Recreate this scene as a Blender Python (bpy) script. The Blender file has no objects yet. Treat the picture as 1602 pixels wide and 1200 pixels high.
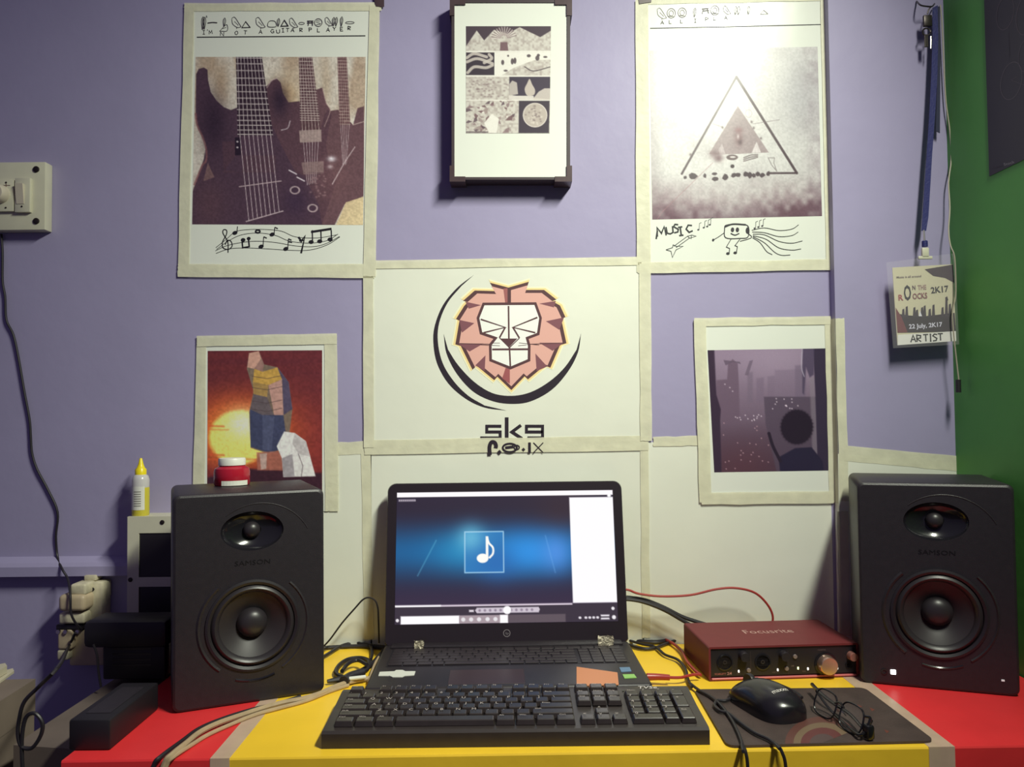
import bpy, bmesh, math, random
import numpy as np
from mathutils import Vector, Matrix

# ------------------------------------------------------------------ camera
F, CX, CY = 1260.0, 801.0, 600.0          # focal length in pixels of the 1602x1200 frame
ZD = 0.75                                 # desk top height
CAMZ = ZD + 0.393
WY = 1.356                                # distance to the back wall
XG = 0.733                                # green side wall
th, ro = math.atan(40 / 1260.0), math.radians(0.6)
_r0 = np.array([1.0, 0, 0]); _u0 = np.array([0, -math.sin(th), math.cos(th)]); _f0 = np.array([0, math.cos(th), math.sin(th)])
_r = math.cos(ro) * _r0 - math.sin(ro) * _u0
_u = math.sin(ro) * _r0 + math.cos(ro) * _u0
CAMP = np.array([0, 0, CAMZ])
sc = bpy.context.scene
COL = sc.collection
cam = bpy.data.cameras.new('camera'); camo = bpy.data.objects.new('camera', cam); COL.objects.link(camo)
cam.sensor_width = 36; cam.lens = 36 * F / 1602; cam.clip_start = 0.01
M = Matrix((( _r[0], _u[0], -_f0[0], 0), (_r[1], _u[1], -_f0[1], 0), (_r[2], _u[2], -_f0[2], CAMZ), (0, 0, 0, 1)))
camo.matrix_world = M
sc.camera = camo

# ------------------------------------------------------------------ world, light, exposure
wd = bpy.data.worlds.new('world'); sc.world = wd; wd.use_nodes = True
wd.node_tree.nodes['Background'].inputs[0].default_value = (0.60, 0.48, 1.0, 1)
wd.node_tree.nodes['Background'].inputs[1].default_value = 0.12
sc.view_settings.view_transform = 'Standard'; sc.view_settings.look = 'None'
sc.view_settings.exposure = 0.0; sc.view_settings.gamma = 1.0
sc.view_settings.use_curve_mapping = False
# short fluorescent fitting high up near the green wall, angled at the posters
tl = bpy.data.lights.new('tube_lamp', 'AREA'); tl.shape = 'RECTANGLE'; tl.size = 0.45; tl.size_y = 0.11
tl.energy = 9.9; tl.color = (0.97, 1.0, 0.83)
tlo = bpy.data.objects.new('tube_lamp', tl); COL.objects.link(tlo)
tlo.location = (0.60, WY - 1.0, 2.20); tl.spread = math.radians(94)
_n = Vector((-0.72, 0.90, -1.17)).normalized()      # emission direction
_z = -_n; _x = Vector((0, 1, 0)); _x = (_x - _z * _x.dot(_z)).normalized(); _y = _z.cross(_x)
tlo.rotation_euler = Matrix(((_x.x, _y.x, _z.x), (_x.y, _y.y, _z.y), (_x.z, _y.z, _z.z))).to_euler()

# ------------------------------------------------------------------ helpers
rnd = random.Random(7)
A = np.array
def dirs(px, py):
    px = np.asarray(px, float); py = np.asarray(py, float)
    return ((px - CX) / F)[..., None] * _r - ((py - CY) / F)[..., None] * _u + _f0
def on_y(px, py, Y):
    d = dirs(px, py); return CAMP + d * (Y / d[..., 1])[..., None]
def on_z(px, py, z):
    d = dirs(px, py); return CAMP + d * ((z - CAMZ) / d[..., 2])[..., None]
def on_x(px, py, x):
    d = dirs(px, py); return CAMP + d * (x / d[..., 0])[..., None]
def W(px, py, off=0.0): return on_y(px, py, WY - off)
def T(px, py, h=0.0): return on_z(px, py, ZD + h)
def wallmap(off, Y=None):
    return lambda px, py, e=0.0: on_y(px, py, (WY if Y is None else Y) - off - e)
def sidemap(off):
    return lambda px, py, e=0.0: on_x(px, py, XG - off - e)
def planemap(o, ex, ey, n):
    o, ex, ey, n = A(o, float), A(ex, float), A(ey, float), A(n, float)
    return lambda px, py, e=0.0: o + np.asarray(px, float)[..., None] * ex + np.asarray(py, float)[..., None] * ey + e * n
def crop(s, ox, oy):
    return lambda pts: [(ox + x / s, oy + y / s) for x, y in pts]
def lin(c):
    c = np.asarray(c, float) / 255.0
    return np.where(c <= 0.04045, c / 12.92, ((c + 0.055) / 1.055) ** 2.4)
def ink(c, ref=(216, 219, 196)):
    return np.clip(lin(c) / lin(ref) * 0.79, 0.006, 0.9)

def wloc(o):
    v = Vector((0, 0, 0))
    while o is not None:
        v += o.location; o = o.parent
    return v
def new_obj(name, me, parent=None):
    o = bpy.data.objects.new(name, me); COL.objects.link(o)
    if parent is not None: o.parent = parent
    return o
def tag(o, label=None, cat=None, group=None, kind=None):
    if label: o['label'] = label
    if cat: o['category'] = cat
    if group: o['group'] = group
    if kind: o['kind'] = kind
    return o
def thing(name, loc, label, cat, rz=0.0, group=None):
    o = new_obj(name, None); o.location = Vector([float(v) for v in loc]); o.rotation_euler = (0, 0, rz)
    o.empty_display_size = 0.02
    return tag(o, label, cat, group)

class MB:
    """collects shapes, builds ONE mesh object"""
    def __init__(s): s.v = []; s.f = []
    def add(s, v, f):
        n = len(s.v); s.v += [tuple(float(c) for c in p) for p in v]; s.f += [tuple(i + n for i in q) for q in f]; return s
    def bm(s, bm):
        bm.verts.index_update()
        s.add([v.co[:] for v in bm.verts], [[v.index for v in f.verts] for f in bm.faces]); bm.free(); return s
    def box(s, x0, y0, z0, x1, y1, z1, bev=0.0, seg=2, taper=None):
        bm = bmesh.new(); bmesh.ops.create_cube(bm, size=1)
        for v in bm.verts:
            tz = v.co.z + .5
            v.co = Vector((x0 + (v.co.x + .5) * (x1 - x0), y0 + (v.co.y + .5) * (y1 - y0), z0 + tz * (z1 - z0)))
            if taper and tz > .5:
                cx, cy = (x0 + x1) / 2, (y0 + y1) / 2
                v.co.x = cx + (v.co.x - cx) * taper[0]; v.co.y = cy + (v.co.y - cy) * taper[1]
        if bev: bmesh.ops.bevel(bm, geom=bm.edges[:], offset=bev, segments=seg, affect='EDGES', profile=0.5)
        return s.bm(bm)
    def prism(s, front, back):
        """front/back: matching 3-D loops"""
        n = len(front); b = len(s.v)
        s.v += [tuple(map(float, p)) for p in front] + [tuple(map(float, p)) for p in back]
        s.f.append(tuple(b + i for i in range(n))); s.f.append(tuple(b + n + i for i in reversed(range(n))))
        for i in range(n):
            j = (i + 1) % n; s.f.append((b + j, b + i, b + n + i, b + n + j))
        return s
    def tube(s, pts, r, seg=8, sub=6, closed=False, smooth=True):
        P = [Vector([float(c) for c in p]) for p in pts]
        if smooth and len(P) > 2: P = catmull(P, sub, closed)
        n = len(P); R = r if isinstance(r, (list, tuple)) else None
        up = Vector((0, 0, 1)); b = len(s.v); prev = None
        for i, p in enumerate(P):
            a = P[(i - 1) % n] if (i > 0 or closed) else p; c = P[(i + 1) % n] if (i < n - 1 or closed) else p
            t = (c - a).normalized() if (c - a).length > 1e-9 else Vector((1, 0, 0))
            if prev is None:
                prev = t.orthogonal().normalized()
            prev = (prev - t * prev.dot(t)).normalized(); q = t.cross(prev)
            rr = r if R is None else R[0] + (R[1] - R[0]) * i / (n - 1)
            for k in range(seg):
                a_ = 2 * math.pi * k / seg
                s.v.append(tuple(p + (prev * math.cos(a_) + q * math.sin(a_)) * rr))
        for i in range(n if closed else n - 1):
            for k in range(seg):
                k2 = (k + 1) % seg; i2 = (i + 1) % n
                s.f.append((b + i * seg + k, b + i * seg + k2, b + i2 * seg + k2, b + i2 * seg + k))
        if not closed:
            s.f.append(tuple(b + k for k in reversed(range(seg)))); s.f.append(tuple(b + (n - 1) * seg + k for k in range(seg)))
        return s
    def lathe(s, prof, c=(0, 0, 0), ax=(0, 0, 1), seg=28, sx=1.0, sy=1.0, ux=None, cap=True):
        """prof: [(radius, height)] around axis ax; sx, sy squash the ring"""
        ax = Vector(ax).normalized(); u = Vector(ux).normalized() if ux else ax.orthogonal().normalized(); w = ax.cross(u); c = Vector([float(k) for k in c]); b = len(s.v)
        for r, h in prof:
            for k in range(seg):
                a_ = 2 * math.pi * k / seg
                s.v.append(tuple(c + ax * h + u * (math.cos(a_) * r * sx) + w * (math.sin(a_) * r * sy)))
        m = len(prof)
        for i in range(m - 1):
            for k in range(seg):
                k2 = (k + 1) % seg
                s.f.append((b + i * seg + k, b + i * seg + k2, b + (i + 1) * seg + k2, b + (i + 1) * seg + k))
        if cap and prof[0][0] > 1e-6: s.f.append(tuple(b + k for k in reversed(range(seg))))
        if cap and prof[-1][0] > 1e-6: s.f.append(tuple(b + (m - 1) * seg + k for k in range(seg)))
        return s
    def build(s, name, mat, parent=None, world=False, smooth=False, label=None):
        me = bpy.data.meshes.new(name)
        v = s.v
        if world and parent is not None:
            o = wloc(parent); v = [(a - o.x, b - o.y, c - o.z) for a, b, c in v]
        me.from_pydata(v, [], s.f); me.validate()
        bm = bmesh.new(); bm.from_mesh(me); bmesh.ops.remove_doubles(bm, verts=bm.verts, dist=1e-7)
        bmesh.ops.recalc_face_normals(bm, faces=bm.faces); bm.to_mesh(me); bm.free()
        if smooth:
            me.polygons.foreach_set('use_smooth', [True] * len(me.polygons))
            try: me.set_sharp_from_angle(angle=math.radians(42))
            except Exception: pass
        me.materials.append(mat)
        ob = new_obj(name, me, parent)
        if label: ob['label'] = label
        return ob

def catmull(P, sub=6, closed=False):
    n = len(P); out = []
    rng = range(n if closed else n - 1)
    for i in rng:
        p0 = P[(i - 1) % n] if (i > 0 or closed) else P[i] * 2 - P[i + 1]
        p1 = P[i]; p2 = P[(i + 1) % n]
        p3 = P[(i + 2) % n] if (i + 2 < n or closed) else p2 * 2 - p1
        for k in range(sub):
            t = k / sub
            out.append(0.5 * ((2 * p1) + (p2 - p0) * t + (2 * p0 - 5 * p1 + 4 * p2 - p3) * t * t + (3 * p1 - p0 - 3 * p2 + p3) * t ** 3))
    if not closed: out.append(P[-1])
    return out
def cm2(pts, sub=6, closed=False):
    return [(p.x, p.y) for p in catmull([Vector((x, y, 0)) for x, y in pts], sub, closed)]

# ---------------------------------------------------------------- materials
def mat(name, col, rough=0.5, metal=0.0, var=0.0, scale=20.0, bump=0.0, bscale=60.0, alpha=1.0, spec=0.5, lincol=False, emit=0.0, coat=0.0, trans=0.0):
    m = bpy.data.materials.new(name); m.use_nodes = True
    nt = m.node_tree; b = nt.nodes['Principled BSDF']
    c = tuple(col) if lincol else tuple(lin(col))
    b.inputs['Base Color'].default_value = (*c, 1); b.inputs['Roughness'].default_value = rough; b.inputs['Metallic'].default_value = metal
    b.inputs['Specular IOR Level'].default_value = spec; b.inputs['Alpha'].default_value = alpha
    b.inputs['Coat Weight'].default_value = coat; b.inputs['Transmission Weight'].default_value = trans
    if emit: b.inputs['Emission Color'].default_value = (*c, 1); b.inputs['Emission Strength'].default_value = emit
    if var or bump:
        tc = nt.nodes.new('ShaderNodeTexCoord')
    if var:
        n = nt.nodes.new('ShaderNodeTexNoise'); n.inputs['Scale'].default_value = scale; n.inputs['Detail'].default_value = 5
        nt.links.new(tc.outputs['Object'], n.inputs['Vector'])
        rp = nt.nodes.new('ShaderNodeMapRange'); rp.inputs['From Min'].default_value = .25; rp.inputs['From Max'].default_value = .75
        rp.inputs['To Min'].default_value = 1 - var; rp.inputs['To Max'].default_value = 1 + var
        nt.links.new(n.outputs['Fac'], rp.inputs['Value'])
        mx = nt.nodes.new('ShaderNodeVectorMath'); mx.operation = 'SCALE'; mx.inputs[0].default_value = c
        nt.links.new(rp.outputs['Result'], mx.inputs['Scale']); nt.links.new(mx.outputs['Vector'], b.inputs['Base Color'])
    if bump:
        n2 = nt.nodes.new('ShaderNodeTexNoise'); n2.inputs['Scale'].default_value = bscale; n2.inputs['Detail'].default_value = 4
        nt.links.new(tc.outputs['Object'], n2.inputs['Vector'])
        bp = nt.nodes.new('ShaderNodeBump'); bp.inputs['Strength'].default_value = bump; bp.inputs['Distance'].default_value = 0.004
        nt.links.new(n2.outputs['Fac'], bp.inputs['Height']); nt.links.new(bp.outputs['Normal'], b.inputs['Normal'])
    return m
def mat_print(name, rough=0.45, emit=0.0, grain=0.06, gscale=900.0, bump=0.0):
    m = bpy.data.materials.new(name); m.use_nodes = True
    nt = m.node_tree; b = nt.nodes['Principled BSDF']
    at = nt.nodes.new('ShaderNodeAttribute'); at.attribute_name = 'col'
    b.inputs['Roughness'].default_value = rough; b.inputs['Specular IOR Level'].default_value = .40
    if emit:
        b.inputs['Base Color'].default_value = (0.01, 0.01, 0.01, 1)
        nt.links.new(at.outputs['Color'], b.inputs['Emission Color']); b.inputs['Emission Strength'].default_value = emit
        return m
    tc = nt.nodes.new('ShaderNodeTexCoord')
    n = nt.nodes.new('ShaderNodeTexNoise'); n.inputs['Scale'].default_value = gscale; n.inputs['Detail'].default_value = 2
    nt.links.new(tc.outputs['Object'], n.inputs['Vector'])
    rp = nt.nodes.new('ShaderNodeMapRange'); rp.inputs['From Min'].default_value = .2; rp.inputs['From Max'].default_value = .8
    rp.inputs['To Min'].default_value = 1 - grain; rp.inputs['To Max'].default_value = 1 + grain
    nt.links.new(n.outputs['Fac'], rp.inputs['Value'])
    mx = nt.nodes.new('ShaderNodeVectorMath'); mx.operation = 'SCALE'
    nt.links.new(at.outputs['Color'], mx.inputs[0]); nt.links.new(rp.outputs['Result'], mx.inputs['Scale']); nt.links.new(mx.outputs['Vector'], b.inputs['Base Color'])
    if bump:
        n2 = nt.nodes.new('ShaderNodeTexNoise'); n2.inputs['Scale'].default_value = 14; n2.inputs['Detail'].default_value = 2
        nt.links.new(tc.outputs['Object'], n2.inputs['Vector'])
        bp = nt.nodes.new('ShaderNodeBump'); bp.inputs['Strength'].default_value = bump; bp.inputs['Distance'].default_value = 0.004
        nt.links.new(n2.outputs['Fac'], bp.inputs['Height']); nt.links.new(bp.outputs['Normal'], b.inputs['Normal'])
    return m

m_wall = mat('purple_paint', (0.36, 0.325, 0.51), .45, var=.05, scale=6, bump=.12, bscale=35, lincol=True, spec=.3)
m_green = mat('green_paint', (0.105, 0.36, 0.08), .5, var=.10, scale=5, bump=.12, bscale=35, lincol=True, spec=.3)
m_floor = mat('grey_floor', (90, 84, 84), .6, var=.1)
m_paper = mat('poster_paper', (0.78, 0.80, 0.74), .24, var=.02, scale=8, bump=.10, bscale=14, lincol=True, spec=.4)
m_chart = mat('chart_paper', (0.77, 0.78, 0.69), .55, var=.04, scale=5, bump=.25, bscale=12, lincol=True)
m_tape = mat('masking_tape', (0.86, 0.84, 0.66), .45, var=.08, scale=40, bump=.15, bscale=90, alpha=.66, lincol=True)
m_tapeb = mat('brown_tape', (74, 58, 62), .35, var=.2, scale=60)
m_print = mat_print('colour_print', .29, bump=.10)
m_printm = mat_print('matt_print', .55)
m_ink = mat_print('ink_lines', .5, grain=.0)
m_blk = mat('black_plastic', (0.021, 0.017, 0.022), .42, var=.12, scale=120, bump=.12, bscale=900, lincol=True)
m_blk2 = mat('satin_black', (0.016, 0.013, 0.018), .42, lincol=True)
m_blkg = mat('gloss_black', (0.012, 0.011, 0.015), .14, lincol=True)
m_rubber = mat('black_cable_rubber', (0.018, 0.015, 0.02), .45, lincol=True)
m_cone = mat('speaker_cone', (0.024, 0.019, 0.023), .50, lincol=True)
m_cream = mat('cream_plastic', (0.62, 0.60, 0.47), .4, var=.05, scale=30, lincol=True)
m_white = mat('white_plastic', (0.70, 0.70, 0.64), .4, lincol=True)
m_metal = mat('bright_metal', (0.65, 0.62, 0.58), .28, metal=1.0, lincol=True)
m_gold = mat('copper_tinted_metal', (0.75, 0.52, 0.42), .30, metal=.9, lincol=True)

# ---------------------------------------------------------------- print helpers
def text2d(s, bold=0.0, _cache={}):
    if (s, bold) in _cache: return _cache[(s, bold)]
    cu = bpy.data.curves.new('t', 'FONT'); cu.body = s; cu.size = 1.0; cu.resolution_u = 2; cu.offset = bold
    ob = bpy.data.objects.new('t', cu)
    COL.objects.link(ob); bpy.context.view_layer.update()
    dg = bpy.context.evaluated_depsgraph_get(); me = bpy.data.meshes.new_from_object(ob.evaluated_get(dg))
    v = [(p.co.x, p.co.y) for p in me.vertices]; f = [tuple(p.vertices) for p in me.polygons]
    bpy.data.objects.remove(ob); bpy.data.curves.remove(cu); bpy.data.meshes.remove(me)
    _cache[(s, bold)] = (v, f); return v, f
def add_cols(me, cols):
    a = me.color_attributes.new('col', 'FLOAT_COLOR', 'POINT')
    c = np.ones((len(me.vertices), 4), np.float32); c[:, :3] = cols
    a.data.foreach_set('color', c.ravel())
class Ink:
    """flat print: polygons, pen lines and lettering in the map's plane"""
    def __init__(s, mp, ref=(216, 219, 196), raw=False): s.mp = mp; s.ref = ref; s.raw = raw; s.P = []; s.Fc = []; s.C = []; s.n = 0; s.k = 0
    def _put(s, pts, faces, col):
        pts = A(pts, float); q = s.mp(pts[:, 0], pts[:, 1], s.k * 1.2e-5); s.k += 1
        s.P.append(q); s.Fc += [tuple(i + s.n for i in f) for f in faces]; s.n += len(pts)
        c = lin(col) if s.raw else ink(col, s.ref); s.C.append(np.tile(c, (len(pts), 1)))
    def poly(s, pts, col, smooth=False):
        if smooth: pts = cm2(pts, 6, True)
        s._put(pts, [tuple(range(len(pts)))], col); return s
    def line(s, pts, w, col=(30, 26, 30), closed=False, smooth=False, taper=False):
        if smooth: pts = cm2(pts, 5, closed)
        P = A(pts, float); n = len(P); V = []; Fs = []
        if n < 2: return s
        T_ = np.zeros_like(P)
        for i in range(n):
            a = P[(i - 1) % n] if (i > 0 or closed) else P[i]; b = P[(i + 1) % n] if (i < n - 1 or closed) else P[i]
            e1, e2 = P[i] - a, b - P[i]; l1, l2 = np.hypot(*e1), np.hypot(*e2)
            t = (e1 / l1 if l1 > 1e-9 else 0 * e1) + (e2 / l2 if l2 > 1e-9 else 0 * e2)
            L = np.hypot(*t); T_[i] = t / L if L > 1e-6 else (e1 / max(l1, 1e-9))
        for i in range(n):
            nn = A([-T_[i][1], T_[i][0]]); h = w / 2
            if 0 < i < n - 1 or closed:
                e = P[i] - P[i - 1]; L = np.hypot(*e)
                if L > 1e-9:
                    cs = abs(np.dot(nn, A([-e[1], e[0]]) / L)); h = w / 2 / max(cs, .5)
            if taper: h *= .35 + .65 * math.sin(math.pi * i / (n - 1))
            V += [P[i] + nn * h, P[i] - nn * h]
        for i in range(n if closed else n - 1):
            j = (i + 1) % n; Fs.append((2 * i, 2 * i + 1, 2 * j + 1, 2 * j))
        s._put(V, Fs, col); return s
    def ell(s, cx, cy, rx, ry, col, w=None, n=24, a0=0, a1=360, rot=0):
        c, d = math.cos(math.radians(rot)), math.sin(math.radians(rot)); full = a1 - a0 >= 360
        pts = []
        for k in range(n if full else n + 1):
            t = math.radians(a0 + (a1 - a0) * k / n); x, y = rx * math.cos(t), ry * math.sin(t)
            pts.append((cx + c * x - d * y, cy + d * x + c * y))
        return s.line(pts, w, col, closed=full) if w else s.poly(pts, col)
    def text(s, st, x, y, h, col=(30, 26, 30), ang=0, wx=1.0, center=False, shear=0.0, width=None, bold=0.0):
        v, f = text2d(st, bold); v = A(v)
        if not len(v): return s
        x0, x1 = v[:, 0].min(), v[:, 0].max()
        k = h / 0.72
        kx = width / (x1 - x0) if width else k * wx
        X = (v[:, 0] - x0) * kx + shear * v[:, 1] * k; Y = -v[:, 1] * k
        if center: X = X - (x1 - x0) * kx / 2
        c, d = math.cos(math.radians(ang)), math.sin(math.radians(ang))
        s._put(np.stack([x + c * X + d * Y, y - d * X + c * Y], 1), f, col); return s
    def build(s, name, parent, m, world=True, label=None):
        v = np.concatenate(s.P)
        if world: v = v - A(wloc(parent))
        me = bpy.data.meshes.new(name); me.from_pydata(v.tolist(), [], s.Fc)
        add_cols(me, np.concatenate(s.C)); me.materials.append(m)
        o = new_obj(name, me, parent)
        if label: o['label'] = label
        return o
class Cv:
    """a printed picture: fine quad grid with one ink colour for each vertex"""
    def __init__(s, quad, nx, ny, base):
        (ax, ay), (bx, by), (cx, cy), (dx, dy) = quad
        u, v = np.meshgrid(np.linspace(0, 1, nx + 1), np.linspace(0, 1, ny + 1))
        s.X = (1 - u) * (1 - v) * ax + u * (1 - v) * bx + u * v * cx + (1 - u) * v * dx
        s.Y = (1 - u) * (1 - v) * ay + u * (1 - v) * by + u * v * cy + (1 - u) * v * dy
        s.u, s.v, s.nx, s.ny = u, v, nx, ny
        s.c = np.ones(u.shape + (3,)) * A(base, float)
        s.px = math.hypot(bx - ax, by - ay) / nx
    def mix(s, m, col):
        m = np.clip(m, 0, 1)[..., None]; s.c = s.c * (1 - m) + A(col, float) * m; return s
    def dist(s, pts, closed):
        d = np.full(s.X.shape, 1e9); P = A(pts, float); n = len(P)
        for i in range(n if closed else n - 1):
            a, b = P[i], P[(i + 1) % n]; e = b - a; L = max((e * e).sum(), 1e-12)
            t = np.clip(((s.X - a[0]) * e[0] + (s.Y - a[1]) * e[1]) / L, 0, 1)
            d = np.minimum(d, np.hypot(s.X - a[0] - t * e[0], s.Y - a[1] - t * e[1]))
        return d
    def mask(s, pts, soft=None, smooth=False):
        if smooth: pts = cm2(pts, 5, True)
        P = A(pts, float); n = len(P); ins = np.zeros(s.X.shape, bool)
        for i in range(n):
            a, b = P[i], P[(i + 1) % n]
            if a[1] == b[1]: continue
            cnd = (a[1] > s.Y) != (b[1] > s.Y)
            xi = (b[0] - a[0]) * (s.Y - a[1]) / (b[1] - a[1]) + a[0]
            ins ^= cnd & (s.X < xi)
        d = s.dist(pts, True); soft = soft or s.px
        return np.clip(0.5 + np.where(ins, d, -d) / soft, 0, 1)
    def fill(s, pts, col, a=1.0, soft=None, smooth=False): return s.mix(s.mask(pts, soft, smooth) * a, col)
    def line(s, pts, w, col, a=1.0, closed=False, smooth=False, soft=None):
        if smooth: pts = cm2(pts, 5, closed)
        soft = soft or s.px
        return s.mix(np.clip(0.5 + (w / 2 - s.dist(pts, closed)) / soft, 0, 1) * a, col)
    def ell(s, cx, cy, rx, ry, col, a=1.0, soft=None, w=None):
        r = np.hypot((s.X - cx) / rx, (s.Y - cy) / ry); k = min(rx, ry); soft = soft or s.px
        d = (1 - r) * k
        if w: d = w / 2 - np.abs(d)
        return s.mix(np.clip(.5 + d / soft, 0, 1) * a, col)
    def blob(s, cx, cy, rx, ry, col, a=1.0):
        return s.mix(np.exp(-(((s.X - cx) / rx) ** 2 + ((s.Y - cy) / ry) ** 2)) * a, col)
    def noise(s, sx, sy, seed):
        g = np.random.default_rng(seed); x = (s.X - s.X.min()) / sx; y = (s.Y - s.Y.min()) / sy
        G = g.random((int(y.max()) + 3, int(x.max()) + 3)); i, j = y.astype(int), x.astype(int); fy, fx = y - i, x - j
        fx = fx * fx * (3 - 2 * fx); fy = fy * fy * (3 - 2 * fy)
        return (G[i, j] * (1 - fx) + G[i, j + 1] * fx) * (1 - fy) + (G[i + 1, j] * (1 - fx) + G[i + 1, j + 1] * fx) * fy
    def mul(s, k): s.c = np.clip(s.c * np.asarray(k)[..., None], 0, 255); return s
    def build(s, name, parent, m, mp, world=True, ref=(216, 219, 196), raw=False, label=None):
        v = mp(s.X.ravel(), s.Y.ravel(), 0.0)
        if world: v = v - A(wloc(parent))
        nx, ny = s.nx, s.ny
        i = (np.arange(ny)[:, None] * (nx + 1) + np.arange(nx)[None, :]).ravel()
        f = np.stack([i, i + nx + 1, i + nx + 2, i + 1], 1).astype(np.int32)
        me = bpy.data.meshes.new(name); me.vertices.add(len(v)); me.vertices.foreach_set('co', v.astype(np.float32).ravel())
        me.loops.add(len(f) * 4); me.loops.foreach_set('vertex_index', f.ravel())
        me.polygons.add(len(f)); me.polygons.foreach_set('loop_start', np.arange(0, len(f) * 4, 4, dtype=np.int32))
        me.update(calc_edges=True)
        c = s.c.reshape(-1, 3); add_cols(me, lin(c) if raw else ink(c, ref)); me.materials.append(m)
        o = new_obj(name, me, parent)
        if label: o['label'] = label
        return o

def slab(name, quad, off, th_, m, parent, mp=None, label=None, wob=0.0, n=6):
    """thin sheet whose front lies `off` in front of the wall; quad = TL,TR,BR,BL pixels on the wall"""
    mp = mp or wallmap(0.0); loop = []
    for i in range(4):
        a, b = quad[i], quad[(i + 1) % 4]
        for k in range(n if wob else 1):
            t = k / (n if wob else 1); j = wob if 0 < k else 0
            loop.append((a[0] + (b[0] - a[0]) * t + rnd.uniform(-j, j), a[1] + (b[1] - a[1]) * t + rnd.uniform(-j, j)))
    L = A(loop)
    return MB().prism(mp(L[:, 0], L[:, 1], off), mp(L[:, 0], L[:, 1], off - th_)).build(name, m, parent, world=True, label=label)
_tk = 0
def strip(parent, a, b, w, off=0.0026, mp=None, w2=None, label=None, m=None):
    """length of tape between two pixels on the wall"""
    global _tk
    _tk += 1; off = off + (_tk % 5) * .00022
    a, b = A(a, float), A(b, float); t = (b - a) / np.hypot(*(b - a)); nn = A([-t[1], t[0]]); w2 = w2 or w
    return slab('tape_strip', [tuple(a - nn * w / 2), tuple(b - nn * w2 / 2), tuple(b + nn * w2 / 2), tuple(a + nn * w / 2)], off, .0002, m or m_tape, parent, mp, label, wob=.7, n=7)

# stroke capitals for hand lettering (unit box, y down)
SF = {'A': [[(0, 1), (.5, 0), (1, 1)], [(.2, .62), (.8, .62)]], 'B': [[(0, 0), (0, 1), (.8, .9), (.9, .7), (.1, .5), (.8, .3), (.7, .05), (0, 0)]],
 'C': [[(1, .12), (.4, 0), (0, .5), (.4, 1), (1, .85)]], 'E': [[(.9, 0), (.1, 0), (.1, 1), (.9, 1)], [(.1, .5), (.75, .5)]],
 'G': [[(.95, .15), (.4, 0), (0, .5), (.4, 1), (.95, .9), (.95, .55), (.6, .55)]], 'I': [[(.5, 0), (.5, 1)], [(.15, 0), (.85, 0)], [(.15, 1), (.85, 1)]],
 'K': [[(.1, 0), (.1, 1)], [(.9, 0), (.1, .5), (.9, 1)]], 'L': [[(.15, 0), (.15, 1), (.9, 1)]], 'M': [[(0, 1), (.1, 0), (.5, .7), (.9, 0), (1, 1)]],
 'N': [[(0, 1), (0, 0), (1, 1), (1, 0)]], 'O': [[(.5, 0), (.05, .35), (.15, .9), (.6, 1), (.95, .6), (.85, .15), (.5, 0)]],
 'P': [[(.1, 1), (.1, 0), (.85, .1), (.85, .45), (.1, .55)]], 'R': [[(.1, 1), (.1, 0), (.85, .1), (.8, .45), (.1, .52), (.9, 1)]],
 'S': [[(.95, .1), (.4, 0), (.1, .25), (.85, .65), (.7, .95), (.05, 1)]], 'T': [[(0, 0), (1, 0)], [(.5, 0), (.5, 1)]],
 'U': [[(0, 0), (.05, .85), (.5, 1), (.95, .85), (1, 0)]], 'X': [[(0, 0), (1, 1)], [(1, 0), (0, 1)]], 'Y': [[(0, 0), (.5, .5), (1, 0)], [(.5, .5), (.45, 1)]], "'": [[(.5, 0), (.4, .3)]]}
def hand(ik, ch, x, y, w, h, lw, col=(30, 26, 30), rot=0):
    c, d = math.cos(math.radians(rot)), math.sin(math.radians(rot))
    for st in SF[ch]:
        ik.line([(x + (px * w) * c - (py * h) * d, y + (px * w) * d + (py * h) * c) for px, py in st], lw, col)
# ================================================================ the room
def struct(name, mb, m): return tag(mb.build(name, m), kind='structure')
struct('floor', MB().box(-2.0, -1.6, -.05, XG + .1, WY + .1, 0), m_floor)
struct('wall_back', MB().box(-2.0, WY, 0, XG + .1, WY + .1, 2.5), m_wall)
struct('wall_right', MB().box(XG, -1.6, 0, XG + .1, WY, 2.5), m_green)
PD = 0.020                                              # the shallow pier beside the corner
xp = float(W(1306, 460, PD)[0])
struct('wall_pier', MB().box(xp, WY - PD, 0, XG, WY, 2.5), m_wall)
zt0, zt1 = float(W(100, 898)[2]), float(W(100, 874)[2])
struct('trim_1', MB().prism([(-2.0, WY, zt1 + .004), (-2.0, WY - .016, zt1 - .004), (-2.0, WY - .02, zt1 - .010), (-2.0, WY - .020, zt0), (-2.0, WY, zt0)],
    [(xe, y, z) for xe in (float(W(214, 890)[0]),) for y, z in ((WY, zt1 + .004), (WY - .016, zt1 - .004), (WY - .02, zt1 - .010), (WY - .02, zt0), (WY, zt0))]), m_wall)

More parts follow.
